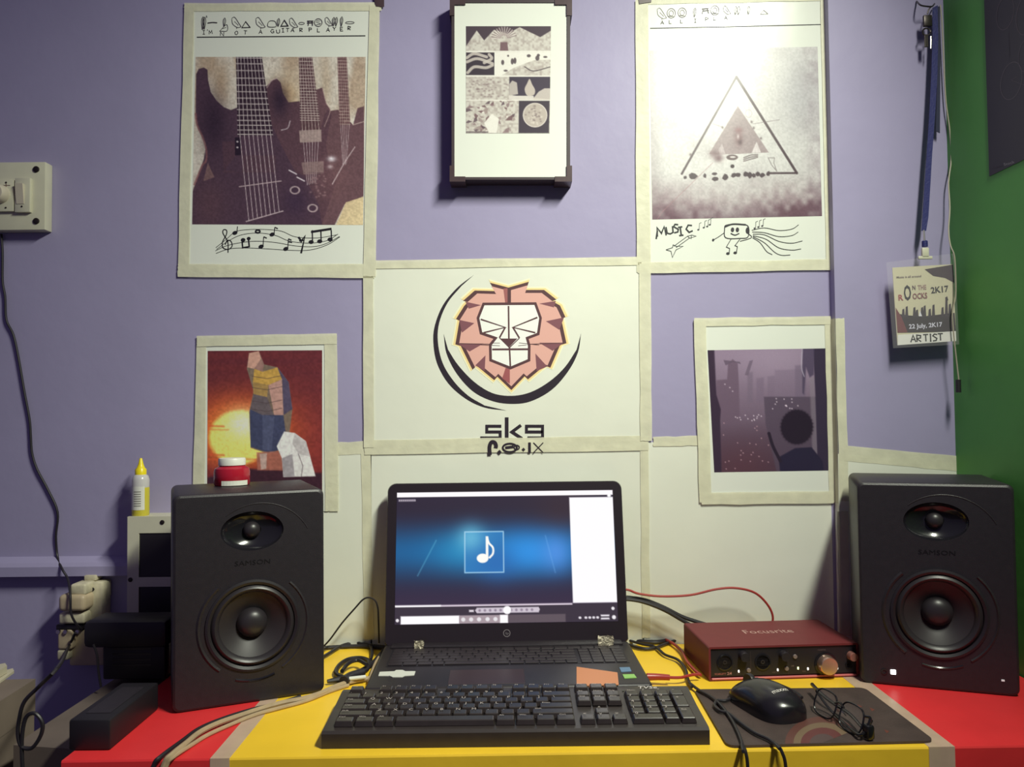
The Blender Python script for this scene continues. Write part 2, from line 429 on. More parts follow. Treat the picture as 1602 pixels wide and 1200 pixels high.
# ================================================================ desk
fl, fr = T(98, 1190), T(1602, 1166)
sl = (fr[1] - fl[1]) / (fr[0] - fl[0])
def fy(x): return fl[1] + (x - fl[0]) * sl              # front edge of the desk
XL, XR = float(fl[0]), XG - .004
desk = thing('desk', (.1, 1.14, 0), 'long desk covered in red and yellow paper against the wall', 'desk')
m_wood = mat('dark_wood', (70, 52, 44), .5, var=.2, scale=12)
def deckprism(x0, x1, z0, z1, back=WY - .004, fo=0.0):
    f = [(x0, fy(x0) - fo, z1), (x1, fy(x1) - fo, z1), (x1, back, z1), (x0, back, z1)]
    return MB().prism(f, [(x, y, z0) for x, y, z in f])
deckprism(XL, XR, ZD - .028, ZD - .0012).build('desk_top', m_wood, desk, world=True)
for lx in (XL + .04, XR - .04):
    for ly in (fy(lx) + .05, WY - .05):
        MB().box(lx - .022, ly - .022, 0, lx + .022, ly + .022, ZD - .028, .003).build('leg', m_wood, desk, world=True)
m_yel = mat('yellow_chart_paper', (0.95, 0.60, 0.036), .42, var=.07, scale=9, bump=.22, bscale=16, lincol=True)
m_red = mat('red_chart_paper', (0.80, 0.036, 0.042), .42, var=.09, scale=9, bump=.22, bscale=16, lincol=True)
m_seam = mat('clear_seam_tape', (0.72, 0.55, 0.42), .35, var=.1, scale=30, alpha=.62, lincol=True)
def cover(name, x0, x1, m, t=.0012, drop=.052, label=None):
    mb = MB(); fo = .0012 + (t - .0012)
    a = [(x0, WY - .005, ZD), (x0, fy(x0) - .0002, ZD), (x0, fy(x0) - fo, ZD - .002), (x0, fy(x0) - fo, ZD - drop), (x0, fy(x0) - fo + .0010, ZD - drop), (x0, fy(x0) + .001, ZD - .0013), (x0, WY - .005, ZD - .0012)]
    b = [(x1, y + fy(x1) - fy(x0) if i not in (0, 6) else y, z) for i, (x, y, z) in enumerate(a)]
    o = WY
    mb.prism(a, b)
    return mb.build(name, m, desk, world=True, label=label)
xs1, xs2 = -.334, .487
cover('paper_cover', XL - .001, xs1, m_red, label='red paper cover at the left end')
cover('paper_cover', xs1, xs2, m_yel, label='yellow paper cover in the middle')
cover('paper_cover', xs2, XR, m_red, label='red paper cover at the right end')
for xc, wd_ in ((xs1 - .002, .022), (xs2 + .002, .030)):
    x0, x1 = xc - wd_ / 2, xc + wd_ / 2
    a = [(x0, WY - .006, ZD + .0004), (x0, fy(x0) - .0016, ZD + .0004), (x0, fy(x0) - .0020, ZD - .05), (x0, fy(x0) - .0017, ZD - .05), (x0, fy(x0) - .0014, ZD + .0001), (x0, WY - .006, ZD + .0001)]
    MB().prism(a, [(x1, y + (fy(x1) - fy(x0) if 0 < i < 5 else 0), z) for i, (x, y, z) in enumerate(a)]).build('tape_strip', m_seam, desk, world=True)

# ================================================================ papers on the wall
def poster(name, px, py, label, cat='poster', off=0.0): return thing(name, W(px, py, off), label, cat)
# --- plain chart papers, lowest layer
def chart(px, py, quad, label, tapes, mp=None, off=.0010):
    t = thing('chart_paper', W(px, py, .0005), label, 'paper')
    slab('sheet', quad, off, .0005, m_chart, t, mp)
    for a, b, w in tapes: strip(t, a, b, w, off + .0004, mp)
    return t
chart(540, 1002, [(470, 699), (581, 698), (582, 1013), (470, 1013)], 'narrow blank cream chart paper between the left speaker and the laptop',
      [((500, 703), (580, 700), 20)])
chart(790, 1002, [(579, 700), (1005, 692), (1008, 1012), (580, 1013)], 'wide blank cream chart paper on the wall directly behind the laptop',
      [((572, 702), (578, 1000), 15)])
chart(1160, 1000, [(1003, 692), (1298, 689), (1306, 1011), (1006, 1012)], 'blank cream chart paper on the wall above the red audio box',
      [((1022, 691), (1100, 689), 15), ((1008, 705), (1011, 998), 13)])
chart(1420, 995, [(1311, 710), (1500, 724), (1506, 1008), (1316, 1010)], 'blank cream chart paper on the wall behind the right speaker',
      [((1322, 709), (1504, 726), 24), ((1318, 800), (1322, 995), 17)], mp=wallmap(PD))

_rc = [o for o in bpy.data.objects if o.get('label', '').endswith('behind the right speaker') and o.get('category') == 'paper'][0]
MB().box(xp - .0008, WY - PD - .0006, ZD + .0006, xp - .0003, WY - .0012, float(W(1308, 712)[2])).build('sheet_fold', m_chart, _rc, world=True)
# --- logo sheet
t = poster('logo_poster', 795, 696, 'large white sheet with a geometric lion head logo above the laptop')
slab('paper_sheet', [(583, 415), (1003, 409), (1006, 690), (585, 698)], .0022, .0005, m_chart, t)
c6 = crop(3.3333, 560, 400)
mp = wallmap(.0024); ik = Ink(mp)
K = (40, 32, 38); BR = (84, 56, 54); SAL = (212, 164, 138); CRM = (233, 232, 205); PUR = (122, 78, 78)
o1 = [(605, 100), (520, 165), (445, 255), (402, 360), (393, 450), (412, 560), (470, 665), (560, 745), (660, 792), (775, 808)]
i1 = [(660, 781), (575, 730), (500, 655), (442, 560), (417, 450), (424, 350), (468, 245), (540, 158)]
ik.poly(c6(cm2(o1, 5) + cm2(i1, 5)), K)
o2 = [(447, 408), (462, 510), (515, 615), (600, 708), (700, 758), (800, 773), (900, 760), (1010, 700), (1095, 605), (1147, 505), (1164, 403)]
i2 = [(1140, 490), (1080, 580), (1000, 655), (900, 712), (800, 731), (700, 716), (605, 657), (522, 570), (470, 490)]
ik.poly(c6(cm2(o2, 5) + cm2(i2, 5)), K)
mane = [(690, 145), (785, 170), (890, 140), (876, 182), (968, 182), (1032, 232), (1010, 240), (1050, 262), (1078, 322), (1056, 330), (1083, 456), (1050, 466), (1000, 582), (972, 570), (885, 642), (868, 626), (800, 697),
        (728, 628), (712, 646), (622, 572), (600, 592), (540, 470), (512, 462), (533, 340), (515, 332), (558, 264), (576, 245), (552, 238), (612, 185), (716, 188)]
def scl(P, k, cx=796, cy=410): return [(cx + (x - cx) * k, cy + (y - cy) * k) for x, y in P]
ik.poly(c6(scl(mane, 1.085)), (236, 230, 178)); ik.poly(c6(scl(mane, 1.055)), (232, 205, 130)); ik.poly(c6(scl(mane, 1.015)), BR); ik.poly(c6(scl(mane, .945)), SAL)
for tr in ([(560, 240), (642, 258), (578, 277)], [(528, 335), (607, 352), (542, 402)], [(520, 458), (655, 458), (582, 500)], [(612, 572), (665, 520), (661, 602)],
           [(1032, 236), (945, 250), (1022, 270)], [(1075, 322), (980, 342), (1050, 387)], [(1075, 454), (945, 454), (1015, 496)], [(987, 578), (925, 510), (932, 602)]):
    ik.poly(c6(tr), PUR)
ik.poly(c6([(758, 172), (790, 168), (790, 246), (768, 246)]), (150, 92, 82)); ik.poly(c6([(780, 168), (798, 168), (798, 248), (780, 248)]), BR)
ik.poly(c6([(770, 585), (792, 592), (792, 668), (752, 640)]), (150, 84, 78))
ik.line(c6([(512, 458), (700, 462)]), 1.2, BR); ik.line(c6([(1080, 455), (890, 462)]), 1.2, BR)
face = [(655, 252), (925, 250), (952, 325), (940, 408), (882, 430), (893, 470), (892, 545), (795, 586), (692, 545), (690, 465), (718, 430), (642, 404), (626, 325)]
ik.poly(c6(face), CRM); ik.line(c6(face), 4.2, BR, closed=True)
L = lambda pts, w=2.6, c=BR: ik.line(c6(pts), w, c)
L([(785, 262), (787, 432)]); L([(790, 478), (795, 584)]); L([(640, 332), (768, 374), (655, 402)]); L([(936, 322), (808, 374), (925, 402)])
L([(768, 374), (738, 428)]); L([(808, 374), (842, 430)]); L([(738, 428), (790, 480), (842, 430)], 1.5); ik.poly(c6([(745, 432), (832, 432), (790, 476)]), BR)
L([(700, 489), (886, 488)], 3.0); L([(640, 465), (740, 470)], .8); L([(690, 456), (740, 456)], .8); L([(835, 470), (880, 466)], .8); L([(840, 455), (945, 466)], .8)
S = lambda pts, w=15: ik.line(c6(pts), w / 3.333, K)
S([(748, 889), (672, 889), (672, 919), (742, 919), (742, 950), (638, 950)]); S([(776, 843), (776, 957)], 19); S([(850, 884), (803, 919), (856, 954)], 16)
S([(963, 919), (879, 919), (879, 889), (963, 889), (963, 950), (884, 950)])
# hand-like second line below, printed across the tape
sub = Ink(wallmap(.0036))
S2 = lambda pts, w, sm=False: sub.line(c6(pts), w / 3.333, K, smooth=sm)
S2([(688, 1040), (686, 1000), (695, 974), (712, 974), (720, 990), (718, 1004)], 20, True)
sub.poly(c6([(738, 1012), (750, 1024), (738, 1036), (726, 1024)]), K); sub.ell(*c6([(792, 1002)])[0], 11, 6.6, K, w=3.0); S2([(768, 1002), (812, 996)], 14)
sub.ell(*c6([(828, 1000)])[0], 4, 3.4, K, w=2); sub.poly(c6([(863, 1001), (873, 1011), (863, 1021), (853, 1011)]), K)
S2([(895, 974), (895, 1029)], 14); S2([(915, 975), (966, 1027)], 5); S2([(966, 975), (914, 1029)], 5)
ik.build('logo_print', t, m_ink); 
for a, b, w in (((584, 414), (1004, 408), 13), ((576, 432), (577, 700), 16), ((1009, 412), (1011, 690), 18), ((570, 700), (1015, 693), 23)): strip(t, a, b, w, .0030)
sub.build('lettering', t, m_ink)

# --- guitar poster
t = poster('music_poster', 432, 424, 'poster of three dark electric guitars with pen writing, at top left')
slab('paper_sheet', [(302, 11), (579, 11), (569, 425), (294, 423)], .0022, .0005, m_paper, t)
c1, c2 = crop(4.4444, 260, 0), crop(4.4444, 260, 230)
cv = Cv([(306, 89), (572, 89), (568, 352), (300.5, 351)], 266, 262, (206, 200, 172))
n1, n2 = cv.noise(26, 60, 1), cv.noise(5, 6, 2)
cv.mix(np.clip((n1 - .42) * 2.2, 0, .75), (168, 146, 112)); cv.mix(np.clip((n2 - .6), 0, .14), (120, 96, 76))
cv.blob(345, 130, 14, 40, (160, 134, 96), .7); cv.blob(447, 150, 22, 34, (176, 140, 84), .7); cv.blob(510, 130, 10, 40, (168, 148, 112), .6)
D1, D2, D3 = (76, 57, 64), (88, 64, 66), (102, 76, 74)
# third, second and first guitar bodies
cv.fill(c1([(1040, 625), (1085, 608), (1112, 715), (1145, 770), (1195, 762), (1300, 868), (1330, 752), (1376, 738), (1376, 1000)]) + c2([(1376, 340), (1240, 400), (1170, 545), (900, 545)]) + c1([(900, 1000), (1040, 800)]), D3, smooth=False)
cv.fill(c1([(692, 605), (735, 560), (768, 545), (796, 575), (812, 650), (850, 712), (925, 703), (1070, 900), (1100, 800), (1125, 760), (1150, 800), (1110, 1000)]) + c2([(1130, 100), (1180, 250), (1130, 400), (1080, 545), (700, 545)]), D2)
cv.fill(c1([(208, 515), (225, 480), (262, 469), (287, 485), (292, 560), (310, 640), (350, 700), (400, 745), (450, 765), (492, 748), (700, 740), (740, 880), (800, 1010), (900, 1200)]) + c2([(960, 200), (1060, 400), (1085, 545), (180, 545), (182, 310), (205, 250), (262, 80), (270, 20)]) + c1([(272, 1080), (275, 1000), (250, 950), (214, 870), (205, 780)]), D1)
cv.line(c1([(205, 790), (216, 870), (256, 960), (280, 1050), (276, 1120)]) + c2([(250, 130), (196, 260)]), 3, (136, 92, 84), .8, smooth=True)
cv.fill(c2([(258, 238), (290, 110), (335, 210)]), (150, 120, 100), .6)
cv.fill(c2([(1180, 545), (1250, 385), (1376, 345), (1376, 545)]), (214, 196, 142))
cv.blob(*c1([(790, 700)])[0], 14, 26, (44, 34, 44), .8); cv.blob(*c1([(330, 850)])[0], 20, 46, (44, 33, 42), .7); cv.blob(*c2([(300, 400)])[0], 26, 40, (92, 66, 66), .6)
cv.blob(*c2([(1150, 220)])[0], 30, 40, (120, 88, 82), .5); cv.blob(*c2([(900, 380)])[0], 20, 24, (58, 44, 58), .7)
cv.line(c1([(800, 905), (845, 890), (862, 840)]), 1.2, (200, 190, 180), .9, smooth=True); cv.line(c1([(770, 545), (735, 560), (700, 610)]), 1.2, (180, 160, 146), .8, smooth=True)
cv.line(c1([(1085, 608), (1112, 715), (1140, 770), (1100, 880)]), 1.1, (170, 146, 130), .8, smooth=True)
cv.line(c1([(1300, 868), (1375, 845)]), 1.2, (190, 170, 150), .8)
cv.fill(c1([(390, 985), (500, 985), (500, 1080), (760, 1080), (760, 1200), (390, 1200)]) + c2([(530, 0), (530, 180), (400, 160)]), (84, 60, 62), .55)
cv.fill(c1([(478, 955), (520, 955), (520, 1080), (478, 1080)]), (40, 30, 38)); cv.ell(*c1([(495, 985)])[0], 1.6, 1.4, (190, 180, 170)); cv.ell(*c1([(495, 1025)])[0], 1.6, 1.4, (190, 180, 170))
def neck(p, frets, ns, col, fret, wgt, tail):
    (ax, ay), (bx, by), (cx, cy), (dx, dy) = p
    cv.fill(c1(p), col)
    lf = lambda y: ax + (dx - ax) * (y - ay) / (dy - ay); rf = lambda y: bx + (cx - bx) * (y - by) / (cy - by)
    for y in frets: cv.line(c1([(lf(y), y), (rf(y), y + 2)]), wgt, fret, .9)
    for k in range(ns):
        q = (k + .5) / ns; a, b = (ax + (bx - ax) * q, ay), (dx + (cx - dx) * q, dy)
        cv.line(c1([a, b]), wgt * .8, fret, .85)
        e = tail(q); cv.line(c1([b]) + c2([e]), wgt * .8, (208, 192, 180), .85)
neck([(485, 393), (665, 393), (742, 945), (498, 945)], [402, 442, 490, 543, 592, 637, 682, 722, 762, 802, 837, 870, 904, 934], 8, (52, 38, 44), (206, 196, 178), 1.25, lambda q: (560 + 240 * q, 518 - 75 * q))
neck([(922, 393), (1015, 393), (1075, 905), (935, 905)], [400 + 26 * k - .25 * k * k for k in range(22)], 6, (88, 64, 62), (204, 190, 168), .9, lambda q: (975 + 70 * q, 265 - 20 * q))
neck([(1190, 393), (1255, 393), (1280, 870), (1205, 870)], [400 + 22 * k for k in range(22)], 5, (100, 72, 68), (190, 170, 148), .7, lambda q: (1225 + 30 * q, 120))
cv.fill(c1([(925, 908), (1078, 900), (1080, 985), (930, 992)]), (168, 150, 132), .85); cv.fill(c1([(940, 1130), (1095, 1120), (1095, 1200), (940, 1200)]) + c2([(1095, 185), (955, 190)]), (142, 120, 108), .8)
cv.line(c2([(508, 276), (800, 236)]), 1.3, (200, 180, 168), .9); cv.line(c2([(556, 518), (812, 445)]), 1.5, (206, 188, 176), .9)
cv.line(c1([(1312, 1022), (1240, 1130)]) + c2([(1155, 258)]), 1.3, (200, 182, 170), .9)
for x, y in ((895, 300), (1018, 425)): cv.ell(*c2([(x, y)])[0], 7, 5.5, (196, 178, 164), .75, w=2)
for x, y in ((880, 180), (935, 228)): cv.line(c2([(x - 25, y - 18), (x + 25, y + 8)]), 2, (214, 204, 194), .9)
cv.blob(*c1([(1150, 1105)])[0], 6, 4, (226, 220, 210)); cv.blob(*c1([(1140, 1160)])[0], 4, 3, (190, 170, 160))
for k in range(26):
    x, y = rnd.uniform(1000, 1110), rnd.uniform(200, 360); cv.blob(*c2([(x, y)])[0], 1.6, 1.2, (150, 120, 112), .8)
cv.mul(1 + (cv.noise(2.2, 2.2, 5) - .5) * .16)
cv.build('guitar_photo', t, m_print, wallmap(.0024), label='sepia photo of three guitars')
ik = Ink(wallmap(.0024))
ik.line(c1([(213, 259), (1385, 249)]), 1.7)
for ch, x, y in (('I', 250, 212), ("'", 276, 205), ('M', 296, 212), ('N', 378, 222), ('O', 476, 216), ('T', 540, 212), ('A', 645, 208), ('G', 726, 204), ('U', 766, 206), ('I', 800, 198), ('T', 833, 196), ('A', 868, 196), ('R', 926, 196), ('P', 990, 194), ('L', 1048, 196), ('A', 1114, 194), ('Y', 1158, 186), ('E', 1208, 190), ('R', 1262, 182)):
    x_, y_ = c1([(x, y)])[0]; hand(ik, ch, x_, y_, 5.2, 5.8, 1.0, rot=rnd.uniform(-6, 6))
G = lambda pts, w=.75, sm=True: ik.line(c1(pts), w, (52, 46, 48), smooth=sm)
def bird(x, y, s=1.0):
    G([(x, y), (x + 22 * s, y - 8 * s), (x + 55 * s, y + 40 * s), (x + 68 * s, y + 58 * s)]); G([(x + 2 * s, y + 4 * s), (x + 8 * s, y + 38 * s), (x + 40 * s, y + 62 * s), (x + 68 * s, y + 58 * s)]); G([(x + 36 * s, y + 62 * s), (x + 36 * s, y + 72 * s)]); G([(x + 20 * s, y + 20 * s), (x + 48 * s, y + 48 * s)], .6)
def reed(x, y, h): G([(x, y + h), (x - 4, y + h * .3), (x + 8, y), (x + 14, y + h * .4), (x + 4, y + h)]); G([(x + 4, y + 8), (x + 4, y + h - 6)], .6)
reed(250, 116, 90); reed(262, 118, 86); G([(280, 108), (284, 122)], 1, False); G([(288, 160), (322, 156), (355, 158)], 1.6)
reed(400, 125, 60); G([(372, 216), (420, 170), (424, 214), (372, 216)]); G([(385, 200), (418, 190)], .6); bird(455, 128); ik.line(c1([(527, 192), (553, 150), (584, 190)]), 1.2, closed=True)
bird(622, 130); ik.line(c1([(708, 184), (716, 148), (756, 148), (764, 184)]), .8, closed=True, smooth=True); reed(776, 128, 56); ik.line(c1([(798, 182), (822, 140), (848, 180)]), 1.4, closed=True); bird(856, 134, .9)
for x, r in ((942, 20), (1278, 30)): ik.ell(*c1([(x, 157 if x > 1000 else 162)])[0], r / 4.444, 1.7, (52, 46, 48), w=.7)
for a in ([(980, 146), (1024, 146)], [(980, 158), (1024, 158)], [(990, 146), (988, 178)], [(1014, 146), (1018, 178)]): G(a, 1.4, False)
ik.ell(*c1([(1058, 156)])[0], 6, 6, (70, 62, 62), w=.9); G([(1040, 150), (1075, 165), (1045, 170)], .6); G([(1044, 140), (1070, 146)], .6)
bird(1104, 128, .8); reed(1160, 120, 60); reed(1178, 120, 60); reed(1215, 116, 66)
ik.build('pen_lettering', t, m_ink); ik = Ink(wallmap(.0024))
# stave and notes
N = lambda pts, w=.9, sm=True: ik.line(c2(pts), w, (26, 24, 28), smooth=sm)
N([(345, 700), (420, 640), (480, 590), (560, 575), (680, 573), (800, 585), (900, 625), (1050, 632), (1190, 610)]); N([(350, 712), (430, 655), (520, 612), (640, 598), (760, 615), (860, 655), (1000, 668), (1120, 650), (1195, 605)])
N([(342, 722), (410, 690), (500, 668), (620, 655), (760, 664), (900, 688), (1030, 692), (1120, 668), (1205, 622)]); N([(346, 740), (440, 708), (560, 702), (700, 708), (860, 718), (1000, 716), (1120, 680), (1208, 625)])
N([(430, 735), (428, 660), (395, 600), (400, 575), (420, 580), (418, 610), (392, 660), (395, 700), (430, 712), (458, 690), (450, 655), (425, 650), (410, 680)], 1.6)
def note(x, y, h, flag=True, w=1.3):
    ik.ell(*c2([(x, y)])[0], 4.2, 3.0, (26, 24, 28), rot=-20); N([(x + 14, y - 4), (x + 18, y - h)], w, False)
    if flag: N([(x + 18, y - h), (x + 40, y - h + 10)], 1.8, False)
note(478, 597, 45, False); ik.ell(*c2([(637, 587)])[0], 3.4, 2.2, (26, 24, 28), w=2.6); note(737, 608, 50); note(660, 692, 68); note(832, 708, 70); N([(850, 660), (876, 664)], 1.4, False)
N([(528, 650), (532, 700), (578, 692), (572, 636)], 2.2, False); ik.ell(*c2([(535, 646)])[0], 3.6, 3, (26, 24, 28)); ik.ell(*c2([(574, 636)])[0], 3, 2.6, (26, 24, 28))
N([(920, 625), (940, 655), (965, 620), (938, 738)], 3.0, False); N([(925, 652), (958, 648)], 2, False)
for x, y in ((1008, 660), (1068, 655), (1140, 642)): ik.ell(*c2([(x, y)])[0], 4, 3, (26, 24, 28)); N([(x + 10, y), (x + 8, 578)], 1.8, False)
N([(1008, 590), (1150, 568)], 3.4, False)
ik.build('pen_drawing', t, m_ink)
for a, b, w, w2 in (((288, 11), (597, 10), 13, 13), ((296, 6), (287, 432), 15, 18), ((278, 423), (586, 424), 20, 22), ((586, 8), (578, 432), 16, 20)): strip(t, a, b, w, .0030, w2=w2)
slab('corner_clip', [(584, -6), (601, -6), (601, 11), (588, 10)], .0045, .0015, m_tapeb, t)

# --- triangle poster
t = poster('music_poster', 1158, 415, 'poster of a big black triangle with MUSIC doodles, at top right')
slab('paper_sheet', [(1007, 1), (1287, -6), (1297, 412), (1017, 416)], .0022, .0005, m_paper, t)
c4, c5 = crop(4.4444, 980, 0), crop(4.4444, 980, 230)
cv = Cv([(1016, 79), (1279, 73), (1286, 338), (1020.5, 343.5)], 262, 264, (196, 196, 176))
n1, n2 = cv.noise(40, 40, 11), cv.noise(9, 9, 12)
cv.mix(np.clip((n1 - .4) * .9, 0, .4), (168, 164, 150)); cv.blob(1255, 150, 40, 60, (160, 160, 150), .6); cv.blob(1150, 150, 50, 70, (210, 208, 188), .8)
edge = np.clip((cv.v - .72) / .28, 0, 1) ** 1.3
cv.mix(edge * (.45 + .75 * n2) * (.6 + .7 * np.abs(cv.u - .45) * 2), (104, 78, 80)); cv.mix(np.clip((cv.u - .88) / .12, 0, 1) * .5 * n2, (120, 104, 104)); cv.mix(np.clip((.08 - cv.u) / .08, 0, 1) * .4, (150, 142, 130))
cv.mix(np.clip((cv.v - .9) / .1, 0, 1) * .4, (92, 72, 76))
cv.fill(c4([(775, 738), (575, 1070), (640, 1075), (740, 1072), (860, 1066), (990, 1060)]), (146, 132, 122), .95)
cv.fill(c4([(870, 1064), (905, 985), (935, 1060)]), (208, 204, 186), .8); cv.fill(c4([(640, 1040), (665, 1000), (690, 1075), (650, 1080)]), (196, 188, 172), .6); cv.blob(*c4([(610, 1070)])[0], 8, 6, (110, 88, 84), .8); cv.blob(*c4([(640, 1100)])[0], 7, 6, (104, 80, 78), .9)
cv.blob(*c4([(780, 960)])[0], 6, 11, (112, 84, 80), .9); cv.blob(*c4([(776, 950)])[0], 2, 4, (190, 180, 166), .9); cv.blob(*c4([(792, 990)])[0], 3, 4, (80, 62, 62), .9); cv.blob(*c4([(780, 905)])[0], 6, 4, (128, 92, 88), .8)
def tri_line(a, b, w): cv.line(a + b, w, (74, 60, 60), .95)
tri_line(c4([(765, 535)]), c5([(385, 186)]), 3.4); tri_line(c4([(765, 535)]), c5([(1185, 181)]), 4.0); tri_line(c5([(1000, 182)]), c5([(1185, 181)]), 3.2)
for x, y, rx, ry in ((408, 212, 3, 3.2), (460, 203, 7.5, 5.2), (545, 200, 3, 4), (612, 186, 5, 2.6), (618, 220, 6, 4), (688, 210, 5.5, 5), (745, 196, 4, 4.4), (775, 192, 6, 4), (830, 190, 4.5, 5), (858, 195, 4, 5), (885, 198, 4, 4), (915, 190, 4.5, 4.6), (945, 196, 4.6, 4), (985, 186, 3.4, 5)):
    x_, y_ = c5([(x, y)])[0]; cv.fill([(x_ + rx * rnd.uniform(.7, 1.15) * math.cos(a), y_ + ry * rnd.uniform(.7, 1.15) * math.sin(a)) for a in (0, .9, 1.8, 2.7, 3.6, 4.5, 5.4)], (70, 58, 58), .95)
cv.ell(*c5([(737, 134)])[0], 3.2, 3.0, (62, 50, 50)); cv.ell(*c5([(735, 72)])[0], 9, 4.4, (92, 76, 72)); cv.ell(*c5([(740, 70)])[0], 4.5, 1.6, (196, 190, 172)); 
for k in range(3): cv.line(c5([(815, 75 + k * 12), (860, 58 + k * 14), (912, 52 + k * 10)]), 1.6, (92, 78, 74), .9, smooth=True)
cv.line(c5([(985, 75), (1010, 125), (1045, 168), (1025, 110), (1030, 75), (985, 75)]), .9, (96, 84, 80), .8); cv.line(c4([(880, 862), (1065, 832)]), .9, (120, 108, 102), .8)
cv.line(c4([(600, 860), (670, 885)]), .8, (128, 112, 106), .8); cv.line(c5([(600, 110), (250, 450), (215, 500)]), .9, (150, 116, 110), .7); cv.ell(*c4([(850, 790)])[0], 5, 6, (150, 142, 132), .6, w=.9)
for x, y in ((870, 848), (885, 890), (935, 962), (668, 886), (445, 1075)): cv.blob(*c4([(x, y)])[0], 1.8, 2, (96, 82, 78), .9)
cv.mul(1 + (cv.noise(2.4, 2.4, 15) - .5) * .10)
cv.build('triangle_print', t, m_print, wallmap(.0024), label='grey print of a triangle')
ik = Ink(wallmap(.0024)); G = lambda pts, w=.75, sm=True: ik.line(c4(pts), w, (70, 64, 60), smooth=sm)
ik.line(c4([(165, 197), (690, 187), (1365, 170)]), 1.5)
for ch, x, y in (('A', 238, 145), ('L', 294, 140), ('L', 372, 136), ('I', 468, 132), ('P', 548, 122), ('L', 602, 116), ('A', 680, 112)):
    hand(ik, ch, *c4([(x, y)])[0], 5.0, 5.4, 1.1)
bird(212, 66, 1.0)
def knot(x, y): ik.ell(*c4([(x, y)])[0], 6.5, 7.5, (96, 90, 82), w=1.0); ik.ell(*c4([(x, y)])[0], 3.4, 4.2, (110, 104, 94), w=.9); G([(x - 25, y + 20), (x + 25, y + 24)], .7)
knot(312, 92); knot(388, 88); reed(470, 56, 64); knot(615, 72); bird(672, 48, .8); reed(755, 44, 60); reed(775, 44, 60); reed(845, 44, 56)
for a in ([(525, 62), (572, 58)], [(530, 76), (575, 72)], [(536, 62), (526, 96)], [(562, 60), (572, 94)]): G(a, 1.3, False)
ik.line(c4([(932, 98), (955, 70), (985, 96)]), .8, (120, 112, 100), closed=True)
ik.build('pen_lettering', t, m_ink); ik = Ink(wallmap(.0024))
for q, (ch, x, y, w, h) in enumerate((('M', 207, 562, 62, 62), ('U', 275, 556, 46, 52), ('S', 322, 540, 40, 58), ('I', 352, 560, 44, 58), ('C', 412, 546, 44, 50))):
    hand(ik, ch, *c5([(x, y)])[0], w / 4.444, h / 4.444, 2.5, (26, 24, 28), rot=-8)
N = lambda pts, w=1.0, sm=False: ik.line(c5(pts), w, (30, 28, 32), smooth=sm)
N([(207, 640), (216, 580)], 2.6)
N([(275, 715), (320, 700), (325, 680), (345, 690), (395, 690), (345, 715), (320, 768), (310, 725), (275, 715)], 1.1); N([(330, 690), (425, 620)], 1.0); N([(345, 700), (440, 632)], 1.0); N([(425, 620), (455, 612), (485, 620), (440, 634), (425, 620)], 1.0); N([(452, 614), (450, 640)], .8)
for x, y in ((500, 575), (538, 560), (562, 552), (580, 540), (892, 565), (918, 556), (945, 548)): ik.ell(*c5([(x, y)])[0], 1.7, 1.3, (60, 56, 56)); N([(x + 6, y), (x + 8, y - 44), (x + 22, y - 50)], .7)
# striding radio box doodle
N([(683, 560), (690, 545), (740, 536), (820, 538), (850, 560), (845, 625), (790, 635), (690, 630), (683, 560)], 1.4, True); N([(685, 555), (740, 536), (830, 540)], 2.4, True)
for x in (738, 772): ik.ell(*c5([(x, 575)])[0], 2.6, 3.6, (40, 34, 40))
N([(725, 600), (755, 612), (785, 600)], 1.6, True); ik.ell(*c5([(843, 580)])[0], 3, 5, (30, 28, 32)); N([(682, 595), (640, 625), (605, 645)], 1.0, True); N([(845, 600), (872, 625), (845, 640), (790, 655)], 1.0, True)
N([(728, 640), (695, 695), (718, 705), (715, 738)], 1.1); N([(790, 640), (755, 685), (772, 692), (765, 735)], 1.1); ik.ell(*c5([(706, 740)])[0], 2.8, 2, (30, 28, 32)); ik.ell(*c5([(757, 735)])[0], 2.8, 2, (30, 28, 32)); ik.ell(*c5([(604, 646)])[0], 1.8, 2, (30, 28, 32))
for e in ([(872, 578), (960, 562), (1060, 580), (1150, 570), (1198, 540)], [(875, 590), (960, 595), (1060, 622), (1150, 615), (1195, 590)], [(880, 605), (960, 610), (1060, 655), (1150, 668), (1225, 652)], [(880, 615), (970, 640), (1060, 700), (1150, 716), (1215, 708)], [(880, 622), (960, 665), (1030, 730), (1080, 752), (1140, 750)], [(878, 630), (930, 665), (975, 725), (1015, 748)]): N(e, .8, True)
ik.build('pen_drawing', t, m_ink)
for a, b, w, w2 in (((996, 0), (1290, -6), 14, 14), ((1004, 0), (1007, 426), 20, 22), ((998, 419), (1304, 414), 17, 17), ((1291, -6), (1299, 420), 15, 13)): strip(t, a, b, w, .0030, w2=w2)
slab('corner_clip', [(998, -6), (1020, -6), (1019, 3), (1000, 6)], .0045, .0015, m_tapeb, t)

